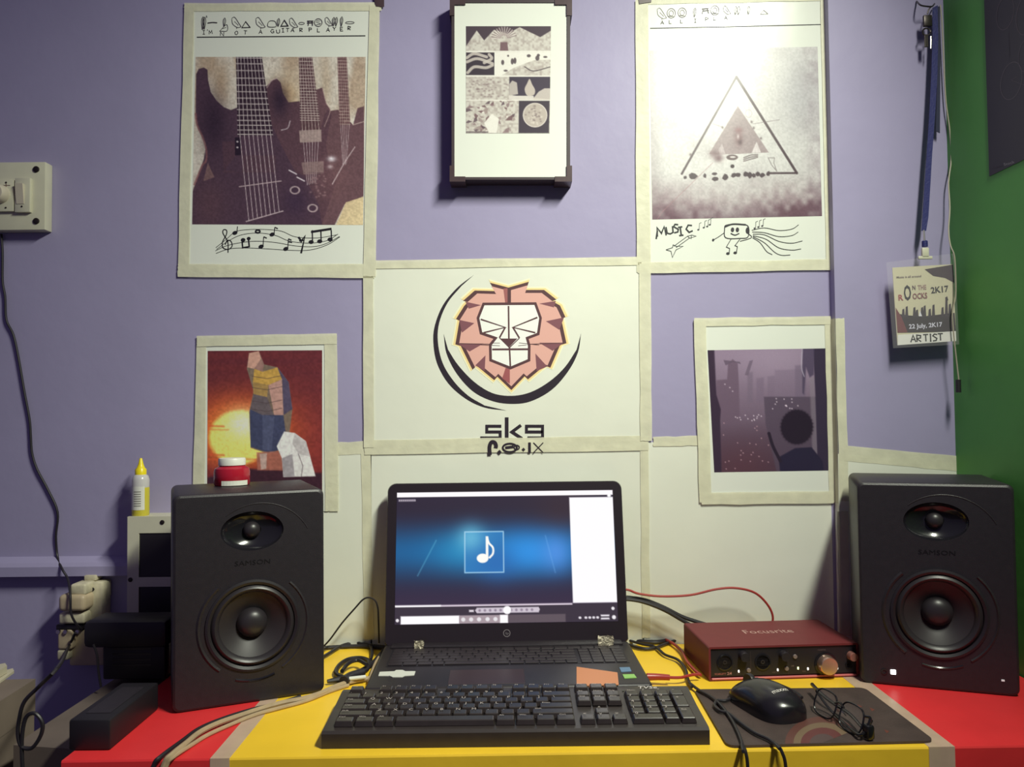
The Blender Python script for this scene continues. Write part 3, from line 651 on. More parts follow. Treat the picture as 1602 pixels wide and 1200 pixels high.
# --- sunset poster: plain sunset landscape with rocks
t = poster('sunset_poster', 415, 800, 'red sunset landscape poster behind the left speaker')
slab('paper_sheet', [(315, 532), (514, 532), (514, 800), (313, 800)], .0022, .0005, m_paper, t)
c7 = crop(4.284, 280, 500)
cv = Cv([(325, 549), (504, 548), (504, 790), (324, 790)], 180, 242, (98, 42, 40))
R7 = (196, 192, 172)
cv.mix(np.clip((cv.v - .18) * 1.6, 0, .75), (128, 48, 40)); cv.mix(cv.noise(70, 9, 31) * .35 * np.clip(1.1 - cv.v, 0, 1), (72, 34, 42))
cv.blob(*c7([(420, 740)])[0], 82, 52, (206, 84, 38), .95); cv.blob(*c7([(400, 770)])[0], 58, 42, (232, 132, 48), .95)
cv.ell(*c7([(405, 790)])[0], 47, 42, (243, 205, 96), 1, soft=6); cv.blob(*c7([(430, 700)])[0], 26, 22, (250, 240, 170), .95)
for x0, x1, y, a in ((195, 300, 712, .8), (195, 330, 735, .5), (210, 300, 905, .8), (195, 280, 935, .8), (430, 540, 935, .6)): cv.line(c7([(x0, y), (x1, y + 4)]), 2.4, (196, 82, 44), a, soft=3)
cv.mix(np.clip((cv.v - .74) / .1, 0, 1) * .85, (92, 34, 36)); cv.fill(c7([(460, 1000), (700, 1010), (960, 1030), (960, 1300), (190, 1300), (190, 1060)]), (56, 34, 40), .95, soft=4)
# layered sandstone pinnacle with a scree foot and pale boulders
OC, GR, BL, PK = (176, 136, 62), (112, 94, 74), (60, 62, 78), (184, 138, 112)
cv.fill(c7([(455, 330), (470, 225), (535, 212), (570, 300), (660, 320), (735, 420), (760, 600), (730, 860), (600, 900), (480, 860), (470, 620), (500, 480)]), GR, 1, soft=1.2)
cv.fill(c7([(470, 225), (535, 212), (552, 262), (505, 330), (458, 320)]), PK, 1, soft=1.2); cv.fill(c7([(535, 212), (570, 300), (560, 350), (505, 330), (552, 262)]), (140, 104, 88), 1, soft=1.2)
cv.fill(c7([(505, 330), (560, 350), (660, 320), (690, 400), (600, 440), (495, 420)]), OC, 1, soft=1.2); cv.fill(c7([(495, 420), (600, 440), (590, 520), (500, 500)]), (148, 116, 64), 1, soft=1.2)
cv.fill(c7([(660, 320), (735, 420), (760, 600), (700, 640), (690, 400)]), (78, 68, 80), 1, soft=1.2); cv.fill(c7([(600, 440), (690, 400), (700, 640), (640, 650)]), (170, 128, 108), 1, soft=1.2)
cv.fill(c7([(500, 500), (590, 520), (640, 650), (560, 640), (478, 600)]), (92, 80, 76), 1, soft=1.2)
cv.fill(c7([(475, 600), (560, 640), (700, 640), (728, 860), (600, 892), (480, 852)]), BL, 1, soft=1.2); cv.fill(c7([(560, 640), (640, 650), (620, 880), (560, 870)]), (74, 76, 92), 1, soft=1.2)
for y in (380, 455, 545, 600): cv.line(c7([(490, y), (590, y + 16), (690, y - 6)]), 1.0, (70, 54, 50), .7)
cv.fill(c7([(520, 890), (700, 880), (712, 1010), (525, 1010)]), (150, 92, 72), .9, soft=2); cv.fill(c7([(540, 900), (590, 895), (585, 1000), (550, 1005)]), (176, 150, 130), .9, soft=1.5)
cv.fill(c7([(655, 850), (705, 750), (775, 760), (850, 815), (880, 920), (915, 1050), (700, 1055), (690, 930)]), (206, 198, 180), 1, soft=1.2); cv.fill(c7([(775, 760), (850, 815), (880, 920), (800, 900), (760, 830)]), (176, 166, 152), 1, soft=1.2)
cv.fill(c7([(690, 930), (760, 900), (775, 1050), (700, 1055)]), (150, 140, 132), 1, soft=1.2); cv.line(c7([(800, 900), (830, 980), (820, 1050)]), 1.4, (110, 96, 92), .8)
cv.mul(1 + (cv.noise(3, 3, 35) - .5) * .16)
cv.build('sunset_print', t, m_print, wallmap(.0024), ref=R7, label='print of a sunset behind a rock pinnacle')
for a, b, w, w2 in (((308, 534), (527, 530), 17, 17), ((315, 528), (310, 800), 15, 19), ((517, 525), (519, 800), 20, 21)): strip(t, a, b, w, .0030, w2=w2)

# --- misty city poster
t = poster('city_poster', 1205, 778, 'dim violet city window poster with a dark round head, above the red box')
slab('paper_sheet', [(1096, 507), (1301, 503), (1313, 776), (1106, 780)], .0026, .0005, m_paper, t)
c8 = crop(3.4826, 1060, 480)
cv = Cv([(1107, 548), (1294, 545), (1301, 736), (1117.4, 739)], 190, 194, (142, 122, 132))
V = cv.v
cv.mix(np.clip(V * 1.5 - .1, 0, 1) * .85, (92, 74, 84)); cv.mix(np.clip((V - .55) * 2.2, 0, .9), (76, 55, 63)); cv.blob(1160, 730, 50, 40, (98, 58, 60), .4); cv.blob(1215, 560, 60, 40, (156, 136, 146), .7)
for x0, x1, y0, c, a in ((530, 690, 345, (122, 104, 116), .5), (640, 700, 320, (112, 96, 108), .6), (380, 410, 360, (114, 98, 108), .6), (430, 470, 390, (116, 98, 110), .55), (490, 530, 380, (118, 100, 112), .5)): cv.fill(c8([(x0, y0), (x1, y0 - 6), (x1, 520), (x0, 520)]), c, a, soft=3)
cv.fill(c8([(212, 400), (270, 395), (275, 310), (300, 285), (328, 310), (334, 420), (340, 640), (212, 640)]), (104, 84, 94), .85, soft=2)
cv.fill(c8([(250, 290), (340, 300), (345, 312), (300, 300), (262, 320)]), (96, 80, 90), .8); cv.fill(c8([(392, 295), (412, 290), (385, 375), (366, 372)]), (108, 92, 102), .8)
cv.fill(c8([(470, 490), (760, 490), (770, 900), (540, 900), (480, 640)]), (84, 70, 80), .85, soft=2); cv.fill(c8([(720, 385), (745, 380), (765, 810), (735, 815)]), (132, 120, 122), .6, soft=3)
for k in range(70):
    x, y = (rnd.uniform(485, 660), rnd.uniform(500, 560)) if k < 14 else (rnd.uniform(310, 470), 620 - (k - 14) * 2.4) if k < 28 else (rnd.uniform(250, 500), rnd.uniform(630, 890))
    if k >= 28 and rnd.random() < .4: continue
    cv.blob(*c8([(x, y)])[0], .9, .9, (226, 206, 206) if k < 28 else (190, 150, 150), .95)
for x, y in ((258, 422), (285, 440), (300, 460)): cv.blob(*c8([(x, y)])[0], .9, .9, (226, 206, 206), .9)
cv.fill(c8([(160, 230), (200, 230), (212, 480), (236, 560), (232, 620), (240, 910), (195, 910)]), (58, 44, 56), .97, soft=2); cv.fill(c8([(738, 220), (830, 220), (850, 910), (765, 910), (752, 500)]), (56, 46, 60), .98, soft=2)
cv.fill(c8([(680, 225), (745, 225), (742, 370), (720, 385), (700, 330), (690, 480), (680, 470)]), (78, 66, 82), .9, soft=2); cv.line(c8([(680, 230), (676, 330), (690, 380)]), 1.2, (196, 186, 190), .7, smooth=True)
cv.ell(*c8([(650, 655)])[0], 24.5, 26.5, (42, 32, 42), 1, soft=2); cv.fill(c8([(550, 820), (640, 770), (730, 765), (790, 840), (800, 910), (560, 910)]), (44, 38, 54), 1, soft=2); cv.line(c8([(498, 690), (520, 760), (560, 840)]), 5, (46, 36, 46), 1, smooth=True)
for k in range(30):
    a = k / 30 * 6.283; cv.blob(c8([(650, 655)])[0][0] + 24.5 * math.cos(a), c8([(650, 655)])[0][1] + 26 * math.sin(a), 2.2, 2.2, (42, 32, 42), .8)
cv.build('city_print', t, m_print, wallmap(.0028), ref=(216, 214, 194), label='violet print of a misty city seen through a window')
for a, b, w, w2 in (((1086, 504), (1300, 501), 13, 13), ((1095, 501), (1104, 786), 19, 19), ((1098, 780), (1304, 778), 19, 19)): strip(t, a, b, w, .0036, w2=w2)
strip(t, (1296, 500), (1304, 786), 12, .0036); strip(t, (1314, 498), (1321, 784), 14, .0010 + PD, w2=15)
zA, zB = float(W(1303, 500)[2]), float(W(1310, 786)[2])
MB().box(xp - .0012, WY - PD - .0002, zB, xp - .0009, WY - .0005, zA).build('tape_strip', m_tape, t, world=True)

# --- framed drawing
FD = .036
t = thing('picture_frame', W(798, 292, 0), 'thin dark box frame holding a sheet of small ink drawings', 'picture')
mpf = wallmap(FD)
q = lambda x, y, e=0.0: mpf(A([x]), A([y]), e)[0]
m_frame = mat('dark_frame', (62, 50, 56), .45, var=.1, scale=60)
def frect(x0, y0, x1, y1, f, b): 
    L_ = A([(x0, y0), (x1, y0), (x1, y1), (x0, y1)], float); P = mpf(L_[:, 0], L_[:, 1], f); Q = P.copy(); Q[:, 1] = WY - b
    return P, Q
mb = MB()
for r in ((706.5, -2, 711, 281), (887, -2, 892, 281), (706.5, 277, 892, 281), (706.5, -2, 892, 4)): mb.prism(*frect(*r, 0, .001))
mb.build('frame_rail', m_frame, t, world=True)
mb = MB(); mb.prism(*frect(709, 2, 889, 279, -.0022, .003)); mb.build('backing', m_frame, t, world=True)
mb = MB(); mb.prism(*frect(711, 4, 887, 277, -.0016, FD - .0022)); sh = mb.build('paper_sheet', m_paper, t, world=True)
for sx, sy in ((0, 0), (1, 0), (1, 1), (0, 1)):
    x0, x1 = (703.5, 711) if sx == 0 else (886.5, 895); y0, y1 = (-4, 7) if sy == 0 else (276, 284)
    ax0, ax1 = (703.5, 728) if sx == 0 else (868, 895); vy0, vy1 = (-4, 24) if sy == 0 else (259, 284)
    mb = MB().prism(*frect(ax0, y0, ax1, y1, .0012, .0005)); mb.prism(*frect(x0, vy0, x1, vy1, .0013, .0005)); mb.build('corner_cap', m_tapeb, t, world=True)
c3 = crop(3.8708, 680, 0)
cv = Cv([(729, 41), (862, 41), (860, 208.5), (729, 208.5)], 150, 190, (198, 194, 170))
DK = (66, 52, 58); PP = (224, 222, 196)
hz = cv.noise(3, 3, 41); h2 = cv.noise(7, 5, 42)
cv.mix((hz - .3) * .7, (128, 112, 100))
cv.fill(c3([(188, 155), (705, 155), (705, 185), (640, 225), (515, 165), (440, 205), (360, 180), (300, 245), (255, 185), (190, 280)]), DK)
for k in range(26): 
    a = math.pi * (1.02 + k / 27 * .96); cv.line(c3([(420 + 22 * math.cos(a), 235 + 22 * math.sin(a)), (420 + 78 * math.cos(a), 235 + 72 * math.sin(a))]), 1.0, (108, 88, 84) if k % 2 else (216, 206, 184), .9)
cv.fill(c3([(398, 255), (440, 255), (446, 308), (395, 308)]), (104, 76, 76), .9)
cv.line(c3([(190, 312), (705, 312)]), 2.0, PP)
cv.fill(c3([(190, 318), (362, 318), (362, 455), (190, 455)]), (50, 40, 48))
for a in ([(195, 350), (240, 325), (315, 345)], [(195, 375), (260, 355), (350, 385)], [(200, 440), (240, 405), (310, 410), (350, 395)], [(330, 330), (345, 355), (300, 380)]): cv.line(c3(a), 4.5, (190, 182, 160), .9, smooth=True)
cv.fill(c3([(365, 316), (702, 316), (702, 360), (600, 365), (480, 410), (400, 460), (365, 455)]), PP, .95)
for x, y, w, h in ((412, 378, 3, 5), (470, 372, 3, 6), (486, 368, 3, 6), (445, 338, 2, 2), (430, 428, 4, 2), (570, 338, 4, 3), (622, 352, 4, 5), (628, 335, 3, 3), (670, 345, 4, 2)): cv.ell(*c3([(x, y)])[0], w * .8, h * .8, (74, 62, 62), .9)
cv.line(c3([(545, 405), (600, 430), (700, 405)]), 1.6, (70, 58, 58), .9, smooth=True); cv.line(c3([(365, 318), (365, 455)]), 1.5, PP); cv.line(c3([(190, 460), (702, 462)]), 2, PP)
cv.fill(c3([(452, 465), (700, 465), (700, 602), (452, 575)]), (56, 46, 58)); cv.fill(c3([(545, 540), (560, 505), (575, 478), (590, 510), (608, 545), (600, 575), (560, 578)]), (190, 180, 156), .95, smooth=True); cv.fill(c3([(452, 510), (470, 488), (498, 500), (505, 570), (452, 580)]), (186, 178, 156), .9)
cv.fill(c3([(590, 605), (630, 555), (665, 535), (702, 535), (702, 606)]), (196, 188, 164), .9); cv.fill(c3([(450, 580), (600, 580), (600, 606), (450, 606)]), (204, 198, 176), .95)
for k in range(40): cv.blob(*c3([(rnd.uniform(200, 440), rnd.uniform(480, 590))])[0], 2, 1.2, (126, 108, 100), .7)
for k in range(46):
    x, y = rnd.uniform(195, 490), rnd.uniform(612, 795); s = rnd.uniform(12, 34); a = rnd.uniform(0, 6.28)
    cv.fill(c3([(x + s * math.cos(a + b) * e, y + s * math.sin(a + b) * e * .8) for b, e in ((0, 1), (1.8, .6), (2.6, 1), (4.4, .5))]), rnd.choice(((88, 70, 72), (128, 106, 100), (222, 218, 192), (150, 134, 120), (104, 76, 74))), .85)
cv.fill(c3([(300, 745), (345, 690), (390, 720), (375, 805), (330, 805)]), PP, .95); cv.line(c3([(190, 800), (320, 800)]), 1.6, (74, 60, 62)); cv.line(c3([(190, 606), (702, 608)]), 1.4, PP)
cv.fill(c3([(510, 610), (696, 610), (692, 806), (508, 806)]), (54, 43, 52)); cv.ell(*c3([(608, 697)])[0], 18.5, 18.5, (176, 166, 144)); 
for k in range(60):
    r, a = rnd.uniform(0, 60), rnd.uniform(0, 6.28); cv.blob(*c3([(608 + r * math.cos(a), 697 + r * math.sin(a))])[0], 1.5, 1.2, (122, 108, 98) if k % 2 else (206, 198, 172), .8)
cv.ell(*c3([(608, 697)])[0], 18.5, 18.5, (212, 204, 180), w=1.2)
cv.build('ink_drawings_print', t, m_printm, wallmap(FD - .0012), ref=(224, 226, 204), label='grid of small black and white drawings')

# --- dark bicycle-like circles poster on the green wall
t = thing('circle_poster', on_x(1575, 268, XG), 'dark poster with thin circle outlines on the green wall', 'poster')
ms = sidemap(0.0)
y0 = float(on_x(1549, 276, XG)[1]); zb = float(on_x(1549, 276, XG)[2])
m_dpost = mat('dark_poster_paper', (0.018, 0.015, 0.024), .45, lincol=True)
MB().box(XG - .0014, y0 - .42, zb, XG - .0008, y0, zb + .60).build('paper_sheet', m_dpost, t, world=True)
ik = Ink(sidemap(.0016), raw=True); gc = crop(5.458, 1530, 0)
ik.ell(*gc([(232, 110)])[0], 13.0, 27, (92, 84, 92), w=.8, rot=10, n=36); ik.ell(*gc([(285, 690)])[0], 16, 30, (96, 90, 96), w=.9, rot=12, n=36)
ik.ell(*gc([(405, 130)])[0], 14, 31, (92, 84, 92), w=.9, rot=8, n=36); ik.ell(*gc([(410, 470)])[0], 11.5, 26, (86, 78, 88), w=.9, rot=8, n=36)
ik.line(gc([(430, 740), (285, 685), (330, 655)]), .8, (84, 78, 86)); ik.line(gc([(262, 270), (270, 500)]), .4, (60, 54, 64))
ik.text('Vector', 1553.5, 265.0, 3.6, (62, 56, 68), ang=16, width=16); ik.text('Stock', 1571, 259.6, 4.4, (150, 146, 152), ang=16, width=17)
ik.build('poster_print', t, m_ink)
# ================================================================ wall fixtures
def wbox(x0, y0, x1, y1, near, far, bev=0.0, seg=2):
    """box on the back wall: pixel rectangle of its front face, near/far = distances from the wall"""
    a, b = W(x0, y1, near), W(x1, y0, near)
    return MB().box(a[0], WY - near, a[2], b[0], WY - far, b[2], bev, seg)
t = thing('switch_board', W(0, 361, 0), 'cream switch board with a rocker switch, high on the left wall', 'switch')
wbox(-84, 253, 71, 361, .022, .0005, .0015).build('plate', m_cream, t, world=True, smooth=True)
m_scr = mat('dark_screw', (48, 40, 40), .4, metal=.5)
for x, y in ((57, 265), (57, 346)):
    mb = MB(); mb.lathe([(.0052, 0), (.0052, .0016), (.004, .0024)], W(x, y, .022), (0, -1, 0), 16); mb.build('screw', m_scr, t, world=True, smooth=True)
m_beige = mat('beige_switch', (0.60, 0.54, 0.44), .4, lincol=True)
b = wbox(22.5, 278, 47, 332, .029, .021, .0012).build('switch_body', m_cream, t, world=True, smooth=True)
a0, a1 = W(26, 319, .029), W(38, 288, .029)
MB().prism([(a0[0], WY - .030, a0[2]), (a1[0], WY - .030, a0[2]), (a1[0], WY - .0345, a1[2]), (a0[0], WY - .0345, a1[2])],
           [(a0[0], WY - .028, a0[2]), (a1[0], WY - .028, a0[2]), (a1[0], WY - .028, a1[2]), (a0[0], WY - .028, a1[2])]).build('rocker', m_beige, b, world=True)
for x, y in ((34, 323),): MB().lathe([(.0016, 0), (.0014, .0006)], W(x, y, .0292), (0, -1, 0), 10).build('screw', m_scr, b, world=True)
b = wbox(-26, 281, 21.5, 331, .028, .021, .0012).build('regulator_body', m_cream, t, world=True, smooth=True)
mb = MB().lathe([(.0155, 0), (.0155, .004), (.0135, .014), (.012, .016)], W(1, 304, .028), (0, -1, 0), 28); mb.build('knob', m_beige, b, world=True, smooth=True)
for x, y in ((9.5, 285.5), (9, 325)): MB().lathe([(.0016, 0), (.0014, .0006)], W(x, y, .0282), (0, -1, 0), 10).build('screw', m_scr, b, world=True)
ik = Ink(wallmap(.0284)); ik.line([(3, 290), (16, 290)], 1.0, (110, 84, 72)); ik.line([(9.5, 286), (9.5, 294)], 1.0, (110, 84, 72)); ik.build('marking', b, m_ink)

# thin wire from the switch board to the adapter
wp = [(2, 366), (4, 395), (4, 439), (8, 464), (10, 500), (21, 524), (29, 560), (38, 612), (46, 655), (48, 680), (50, 708), (58, 734), (75, 766), (90, 801), (87.5, 839), (90, 871)]
mb = MB().tube([W(x, y, .004) for x, y in wp] + [W(97, 890, .026), W(106, 906, .034), W(110, 930, .062), W(111, 958, .064), W(118, 974, .06), W(128, 985, .05)], .0019, 7, 5)
tag(mb.build('wire', m_rubber, smooth=True), 'thin black wire hanging down the purple wall from the switch board', 'wire')

# cream plug adapter
t = thing('plug_adapter', W(128, 1040, 0), 'grubby cream multi-plug adapter low on the left wall', 'adapter')
m_ad = mat('grubby_cream', (0.55, 0.50, 0.36), .5, var=.35, scale=45, bump=.2, bscale=80, lincol=True)
m_ad2 = mat('tan_plug', (0.50, 0.40, 0.27), .45, var=.15, scale=40, lincol=True)
mb = wbox(131, 911, 160, 978, .030, 0, .003); mb.box(*(list(W(158, 936, .02)[[0]]) + [WY - .02] + list(W(158, 936, .02)[[2]]) + list(W(166, 910, .02)[[0]]) + [WY] + list(W(166, 910, .02)[[2]])), .003)
s_ = mb.build('socket_box', m_ad, t, world=True, smooth=True)
for x, y in ((145, 922), (136, 931)): MB().lathe([(.003, 0), (.003, .0008)], W(x, y, .0302), (0, -1, 0), 12).build('socket_hole', m_blk2, s_, world=True)
wbox(131, 900, 150, 909, .024, 0, .002).build('terminal', m_ad, t, world=True, smooth=True)
wbox(109, 914, 134, 932, .052, .0, .004, 3).build('plug', m_ad, t, world=True, smooth=True)
wbox(89.5, 931, 132, 958, .058, .0, .007, 3).build('plug', m_ad2, t, world=True, smooth=True)
wbox(91, 959, 132, 977, .05, .0, .004, 3).build('plug', m_ad, t, world=True, smooth=True)
wbox(87, 977, 128, 986, .044, .0, .002).build('plug_gap', m_blk2, t, world=True, smooth=True)
wbox(89, 985, 112, 1017, .045, .0, .004, 3).build('plug', m_ad2, t, world=True, smooth=True)
wbox(88, 1017, 106, 1034, .044, .0, .004, 3).build('plug', m_ad, t, world=True, smooth=True)
wbox(108, 986, 162, 1042, .030, .0, .003).build('lower_socket_box', m_ad2, t, world=True, smooth=True)
for x in (92, 103, 122): MB().lathe([(.0035, 0), (.0033, .003)], W(x, 988, .046), (0, -1, 0), 10).build('pin', m_metal, t, world=True)

# white panel box with dark square windows
BD = .055
t = thing('panel_box', W(240, 1000, 0), 'cream screwed panel box with dark square openings beside the left speaker', 'panel')
a, b = W(199, 1003, BD), W(330, 808, BD)
x0, x1, z0, z1 = a[0], b[0], a[2], b[2]
wx = lambda x: float(W(x, 900, BD)[0]); wz = lambda y: float(W(240, y, BD)[2])
for r in ((199, 808, 330, 834), (199, 834, 217, 1003), (217, 903, 330, 918), (271, 834, 330, 903), (271, 918, 330, 1003), (217, 986, 271, 1003)):
    MB().box(wx(r[0]), WY - BD, wz(r[3]), wx(r[2]), WY - BD + .006, wz(r[1])).build('front_bar', m_cream, t, world=True)
MB().box(x0, WY - BD + .006, z0, x1, WY, z1).build('box_body', m_cream, t, world=True)
for y0_, y1_ in ((834, 903), (918, 986)):
    MB().box(wx(217), WY - BD + .0015, wz(y1_), wx(271), WY - BD + .0062, wz(y0_), .0012).build('dark_window', m_blk2, t, world=True)
for x, y in ((254, 817), (204, 907)): MB().lathe([(.0036, 0), (.0036, .001), (.0025, .0016)], W(x, y, BD), (0, -1, 0), 14).build('screw', m_scr, t, world=True, smooth=True)

# glue bottle standing on the panel box
gb = W(220, 806.5, .032); gz = z1
t = thing('glue_bottle', (gb[0], WY - .032, gz), 'small glue bottle with a yellow nozzle cap on the cream panel box', 'bottle')
m_glue = mat('yellow_glue', (0.60, 0.52, 0.05), .25, lincol=True); m_clear = mat('clear_bottle_plastic', (0.68, 0.66, 0.66), .2, lincol=True, alpha=.8)
m_ycap = mat('yellow_cap', (0.85, 0.68, 0.01), .35, lincol=True)
MB().lathe([(.0125, 0), (.0135, .0015), (.0135, .044), (.0133, .046)], seg=28).build('glue_body', m_glue, t, smooth=True)
MB().lathe([(.0133, .046), (.0135, .058), (.0115, .0645), (.0085, .067)], seg=28).build('bottle_shoulder', m_clear, t, smooth=True)
c_ = MB().lathe([(.0088, .066), (.0088, .075), (.0062, .078), (.0040, .084), (.0022, .0925), (.0016, .0935)], seg=20).build('nozzle_cap', m_ycap, t, smooth=True)
lb = []; 
for k in range(11):
    a = math.radians(-160 + k * 12); lb.append((math.cos(a) * .0137, math.sin(a) * .0137))
mb = MB()
for (ax_, ay_), (bx_, by_) in zip(lb, lb[1:]): mb.add([(ax_, ay_, .010), (bx_, by_, .010), (bx_, by_, .048), (ax_, ay_, .048)], [(0, 1, 2, 3)])
l_ = mb.build('paper_label', m_white, t)
mb = MB()
for i in range(7):
    z = .016 + i * .0038
    for k in range(4, 8):
        (ax_, ay_), (bx_, by_) = lb[k], lb[k + 1]; mb.add([(ax_ * 1.006, ay_ * 1.006, z), (bx_ * 1.006, by_ * 1.006, z), (bx_ * 1.006, by_ * 1.006, z + .0014), (ax_ * 1.006, ay_ * 1.006, z + .0014)], [(0, 1, 2, 3)])
mb.build('label_print', mat('label_grey_print', (120, 116, 108), .6), l_)

# ================================================================ speakers
m_dome = mat('dome_rubber', (0.024, 0.020, 0.024), .38, lincol=True)
def speaker(label, pl, pr, right):
    a, b = T(*pl), T(*pr); c = (a + b) / 2; w = .197; Hh = .284; D = .170
    rz = math.atan2(b[1] - a[1], b[0] - a[0])
    if right: rz += .025; c = c - A([.002, 0, 0])
    t = thing('studio_speaker', (c[0], c[1], ZD), label, 'speaker', rz, group='pair of black studio speakers')
    hw = w / 2
    def rr(x, z, r, n=5, ins=0.0):
        out = []
        for cx, cz, a0 in ((hw - ins - r, Hh - ins - r, 0), (-hw + ins + r, Hh - ins - r, 90), (-hw + ins + r, ins + r, 180), (hw - ins - r, ins + r, 270)):
            for k in range(n + 1):
                an = math.radians(a0 + 90 * k / n); out.append((cx + r * math.cos(an), cz + r * math.sin(an)))
        return out
    bm = bmesh.new(); loops = []
    for y, ins in ((0, .004), (.0015, .0012), (.005, 0), (D - .004, 0), (D, .004)):
        loops.append([bm.verts.new((x, y, z)) for x, z in rr(0, 0, .009 - ins * .5, 5, ins)])
    n = len(loops[0])
    for p, q_ in zip(loops, loops[1:]):
        for i in range(n): bm.faces.new((p[i], p[(i + 1) % n], q_[(i + 1) % n], q_[i]))
    bm.faces.new(loops[-1])
    wc, tc_ = (0.003, .104), (.002, .231); WR, tx, tz = .0615, .041, .0265
    MB().bm(bm.copy()).build('cabinet', m_blk, t, smooth=True)
    bm.free(); bm = bmesh.new()
    hs = [[(cx + rx * math.cos(2 * math.pi * k / 48), 0, cz + rz_ * math.sin(2 * math.pi * k / 48)) for k in range(48)] for (cx, cz), rx, rz_ in ((wc, WR, WR), (tc_, tx, tz))]
    ou = [bm.verts.new((x, 0, z)) for x, z in rr(0, 0, .007, 5, .004)]; holes = [[bm.verts.new(p) for p in h] for h in hs]
    ed = [bm.edges.new((ou[i], ou[(i + 1) % len(ou)])) for i in range(len(ou))]
    for h in holes: ed += [bm.edges.new((h[i], h[(i + 1) % 48])) for i in range(48)]
    bmesh.ops.triangle_fill(bm, use_beauty=True, use_dissolve=False, edges=ed, normal=(0, -1, 0))
    MB().bm(bm).build('front_baffle', m_blk, t)
    ax = (0, 1, 0); ux = (1, 0, 0)
    # waveguide
    g = MB().lathe([(1, 0), (.95, .0035), (.75, .008), (.5, .011), (.33, .0125), (.30, .0125)], (tc_[0], 0, tc_[1]), ax, 48, tx, tz, ux, cap=False).build('waveguide', m_blkg, t, smooth=True)
    MB().lathe([(.0115, .0127), (.0113, .010), (.0098, .0062), (.0065, .0036), (.003, .0025), (0, .0022)], (tc_[0], 0, tc_[1]), ax, 28, cap=False).build('tweeter_dome', m_dome, g, smooth=True)
    # woofer
    MB().lathe([(WR, 0), (WR, -.0022), (WR - .003, -.003), (WR - .0065, -.0012), (WR - .007, .004)], (wc[0], 0, wc[1]), ax, 56, cap=False).build('woofer_rim', m_blk2, t, smooth=True)
    MB().lathe([(WR - .0065, .003), (WR - .009, -.0015), (WR - .012, -.003), (WR - .0155, -.0012), (WR - .018, .004)], (wc[0], 0, wc[1]), ax, 56, cap=False).build('surround', m_dome, t, smooth=True)
    k_ = MB().lathe([(WR - .0175, .0035), (.036, .0075), (.028, .0125), (.018, .019)], (wc[0], 0, wc[1]), ax, 48, cap=False).build('cone', m_cone, t, smooth=True)
    MB().lathe([(.0205, .0185), (.020, .014), (.0175, .009), (.013, .0055), (.007, .0035), (0, .003)], (wc[0], 0, wc[1]), ax, 36, cap=False).build('dust_cap', m_dome, k_, smooth=True)
    # sculpted arcs on the baffle
    arc = lambda cx, cz, r, a0, a1, y: [(cx + r * math.cos(math.radians(a0 + (a1 - a0) * i / 26)), y, cz + r * math.sin(math.radians(a0 + (a1 - a0) * i / 26))) for i in range(27)]
    MB().tube(arc(.012, .196, .072, 28, 128, .0004), .0010, 6, 1, smooth=False).build('baffle_arc', m_blk, t, smooth=True)
    MB().tube(arc(*wc, .072, -58, 48, .0006), .0022, 6, 1, smooth=False).build('port_lip', m_blk, t, smooth=True)
    MB().tube(arc(*wc, .070, 130, 232, .0008), .0030, 6, 1, smooth=False).build('port_lip', m_blk, t, smooth=True)
    MB().tube(arc(*wc, .074, 252, 292, .0006), .0020, 6, 1, smooth=False).build('port_lip', m_blkg, t, smooth=True)
    ik = Ink(planemap((0, -.0005, 0), (1, 0, 0), (0, 0, -1), (0, -1, 0)), raw=True); ik.text('SAMSON', .002, -.1855, .0065, (16, 13, 18), width=.046, center=True); ik.build('logo', t, m_ink, world=False)
    if right:
        jx = lambda u: -hw + w * u
        MB().lathe([(.0042, .001), (.0042, -.0012), (.0026, -.0012), (.0024, .003)], (jx(.155), 0, .019), ax, 16, cap=False).build('headphone_jack', m_blkg, t, smooth=True)
        m_led = mat('white_led', (1, .98, .92), emit=5, lincol=True)
        MB().box(jx(.195), -.0012, .016, jx(.23), .001, .0225, .0008).build('power_light', m_led, t)
        m_led2 = mat('dim_led', (.7, .7, .72), emit=.25, lincol=True)
        MB().box(jx(.885), -.001, .0195, jx(.905), .001, .022, .0004).build('indicator', m_led2, t)
    return t
spL = speaker('black studio speaker on the left, beside the sunset poster', (278, 1117), (500, 1084), False)
spR = speaker('black studio speaker on the right with a small white light, by the green wall', (1354, 1068), (1595, 1092), True)

# red jar on the left speaker
jt = on_y(363, 757, 1.205)
t = thing('red_jar', (float(jt[0]), 1.205, ZD + .2842), 'small red jar with a white lid on top of the left speaker', 'jar')
m_rj = mat('red_jar_plastic', (0.38, 0.012, 0.03), .16, lincol=True)
j_ = MB().lathe([(.024, 0), (.0258, .002), (.0258, .020), (.0245, .025), (.0185, .0285), (.0175, .030)], seg=36).build('jar_body', m_rj, t, smooth=True)
MB().lathe([(.0188, .0295), (.0195, .030), (.0195, .0385), (.0185, .0402), (.005, .0404), (0, .0404)], seg=36).build('lid', m_white, t, smooth=True)
mb = MB(); P_ = [(.0261 * math.cos(math.radians(k)), .0261 * math.sin(math.radians(k))) for k in range(-105, -9, 10)]
for p, q_ in zip(P_, P_[1:]): mb.add([(p[0], p[1], .001), (q_[0], q_[1], .001), (q_[0], q_[1], .008), (p[0], p[1], .008)], [(0, 1, 2, 3)])
mb.build('jar_label', m_white, t)

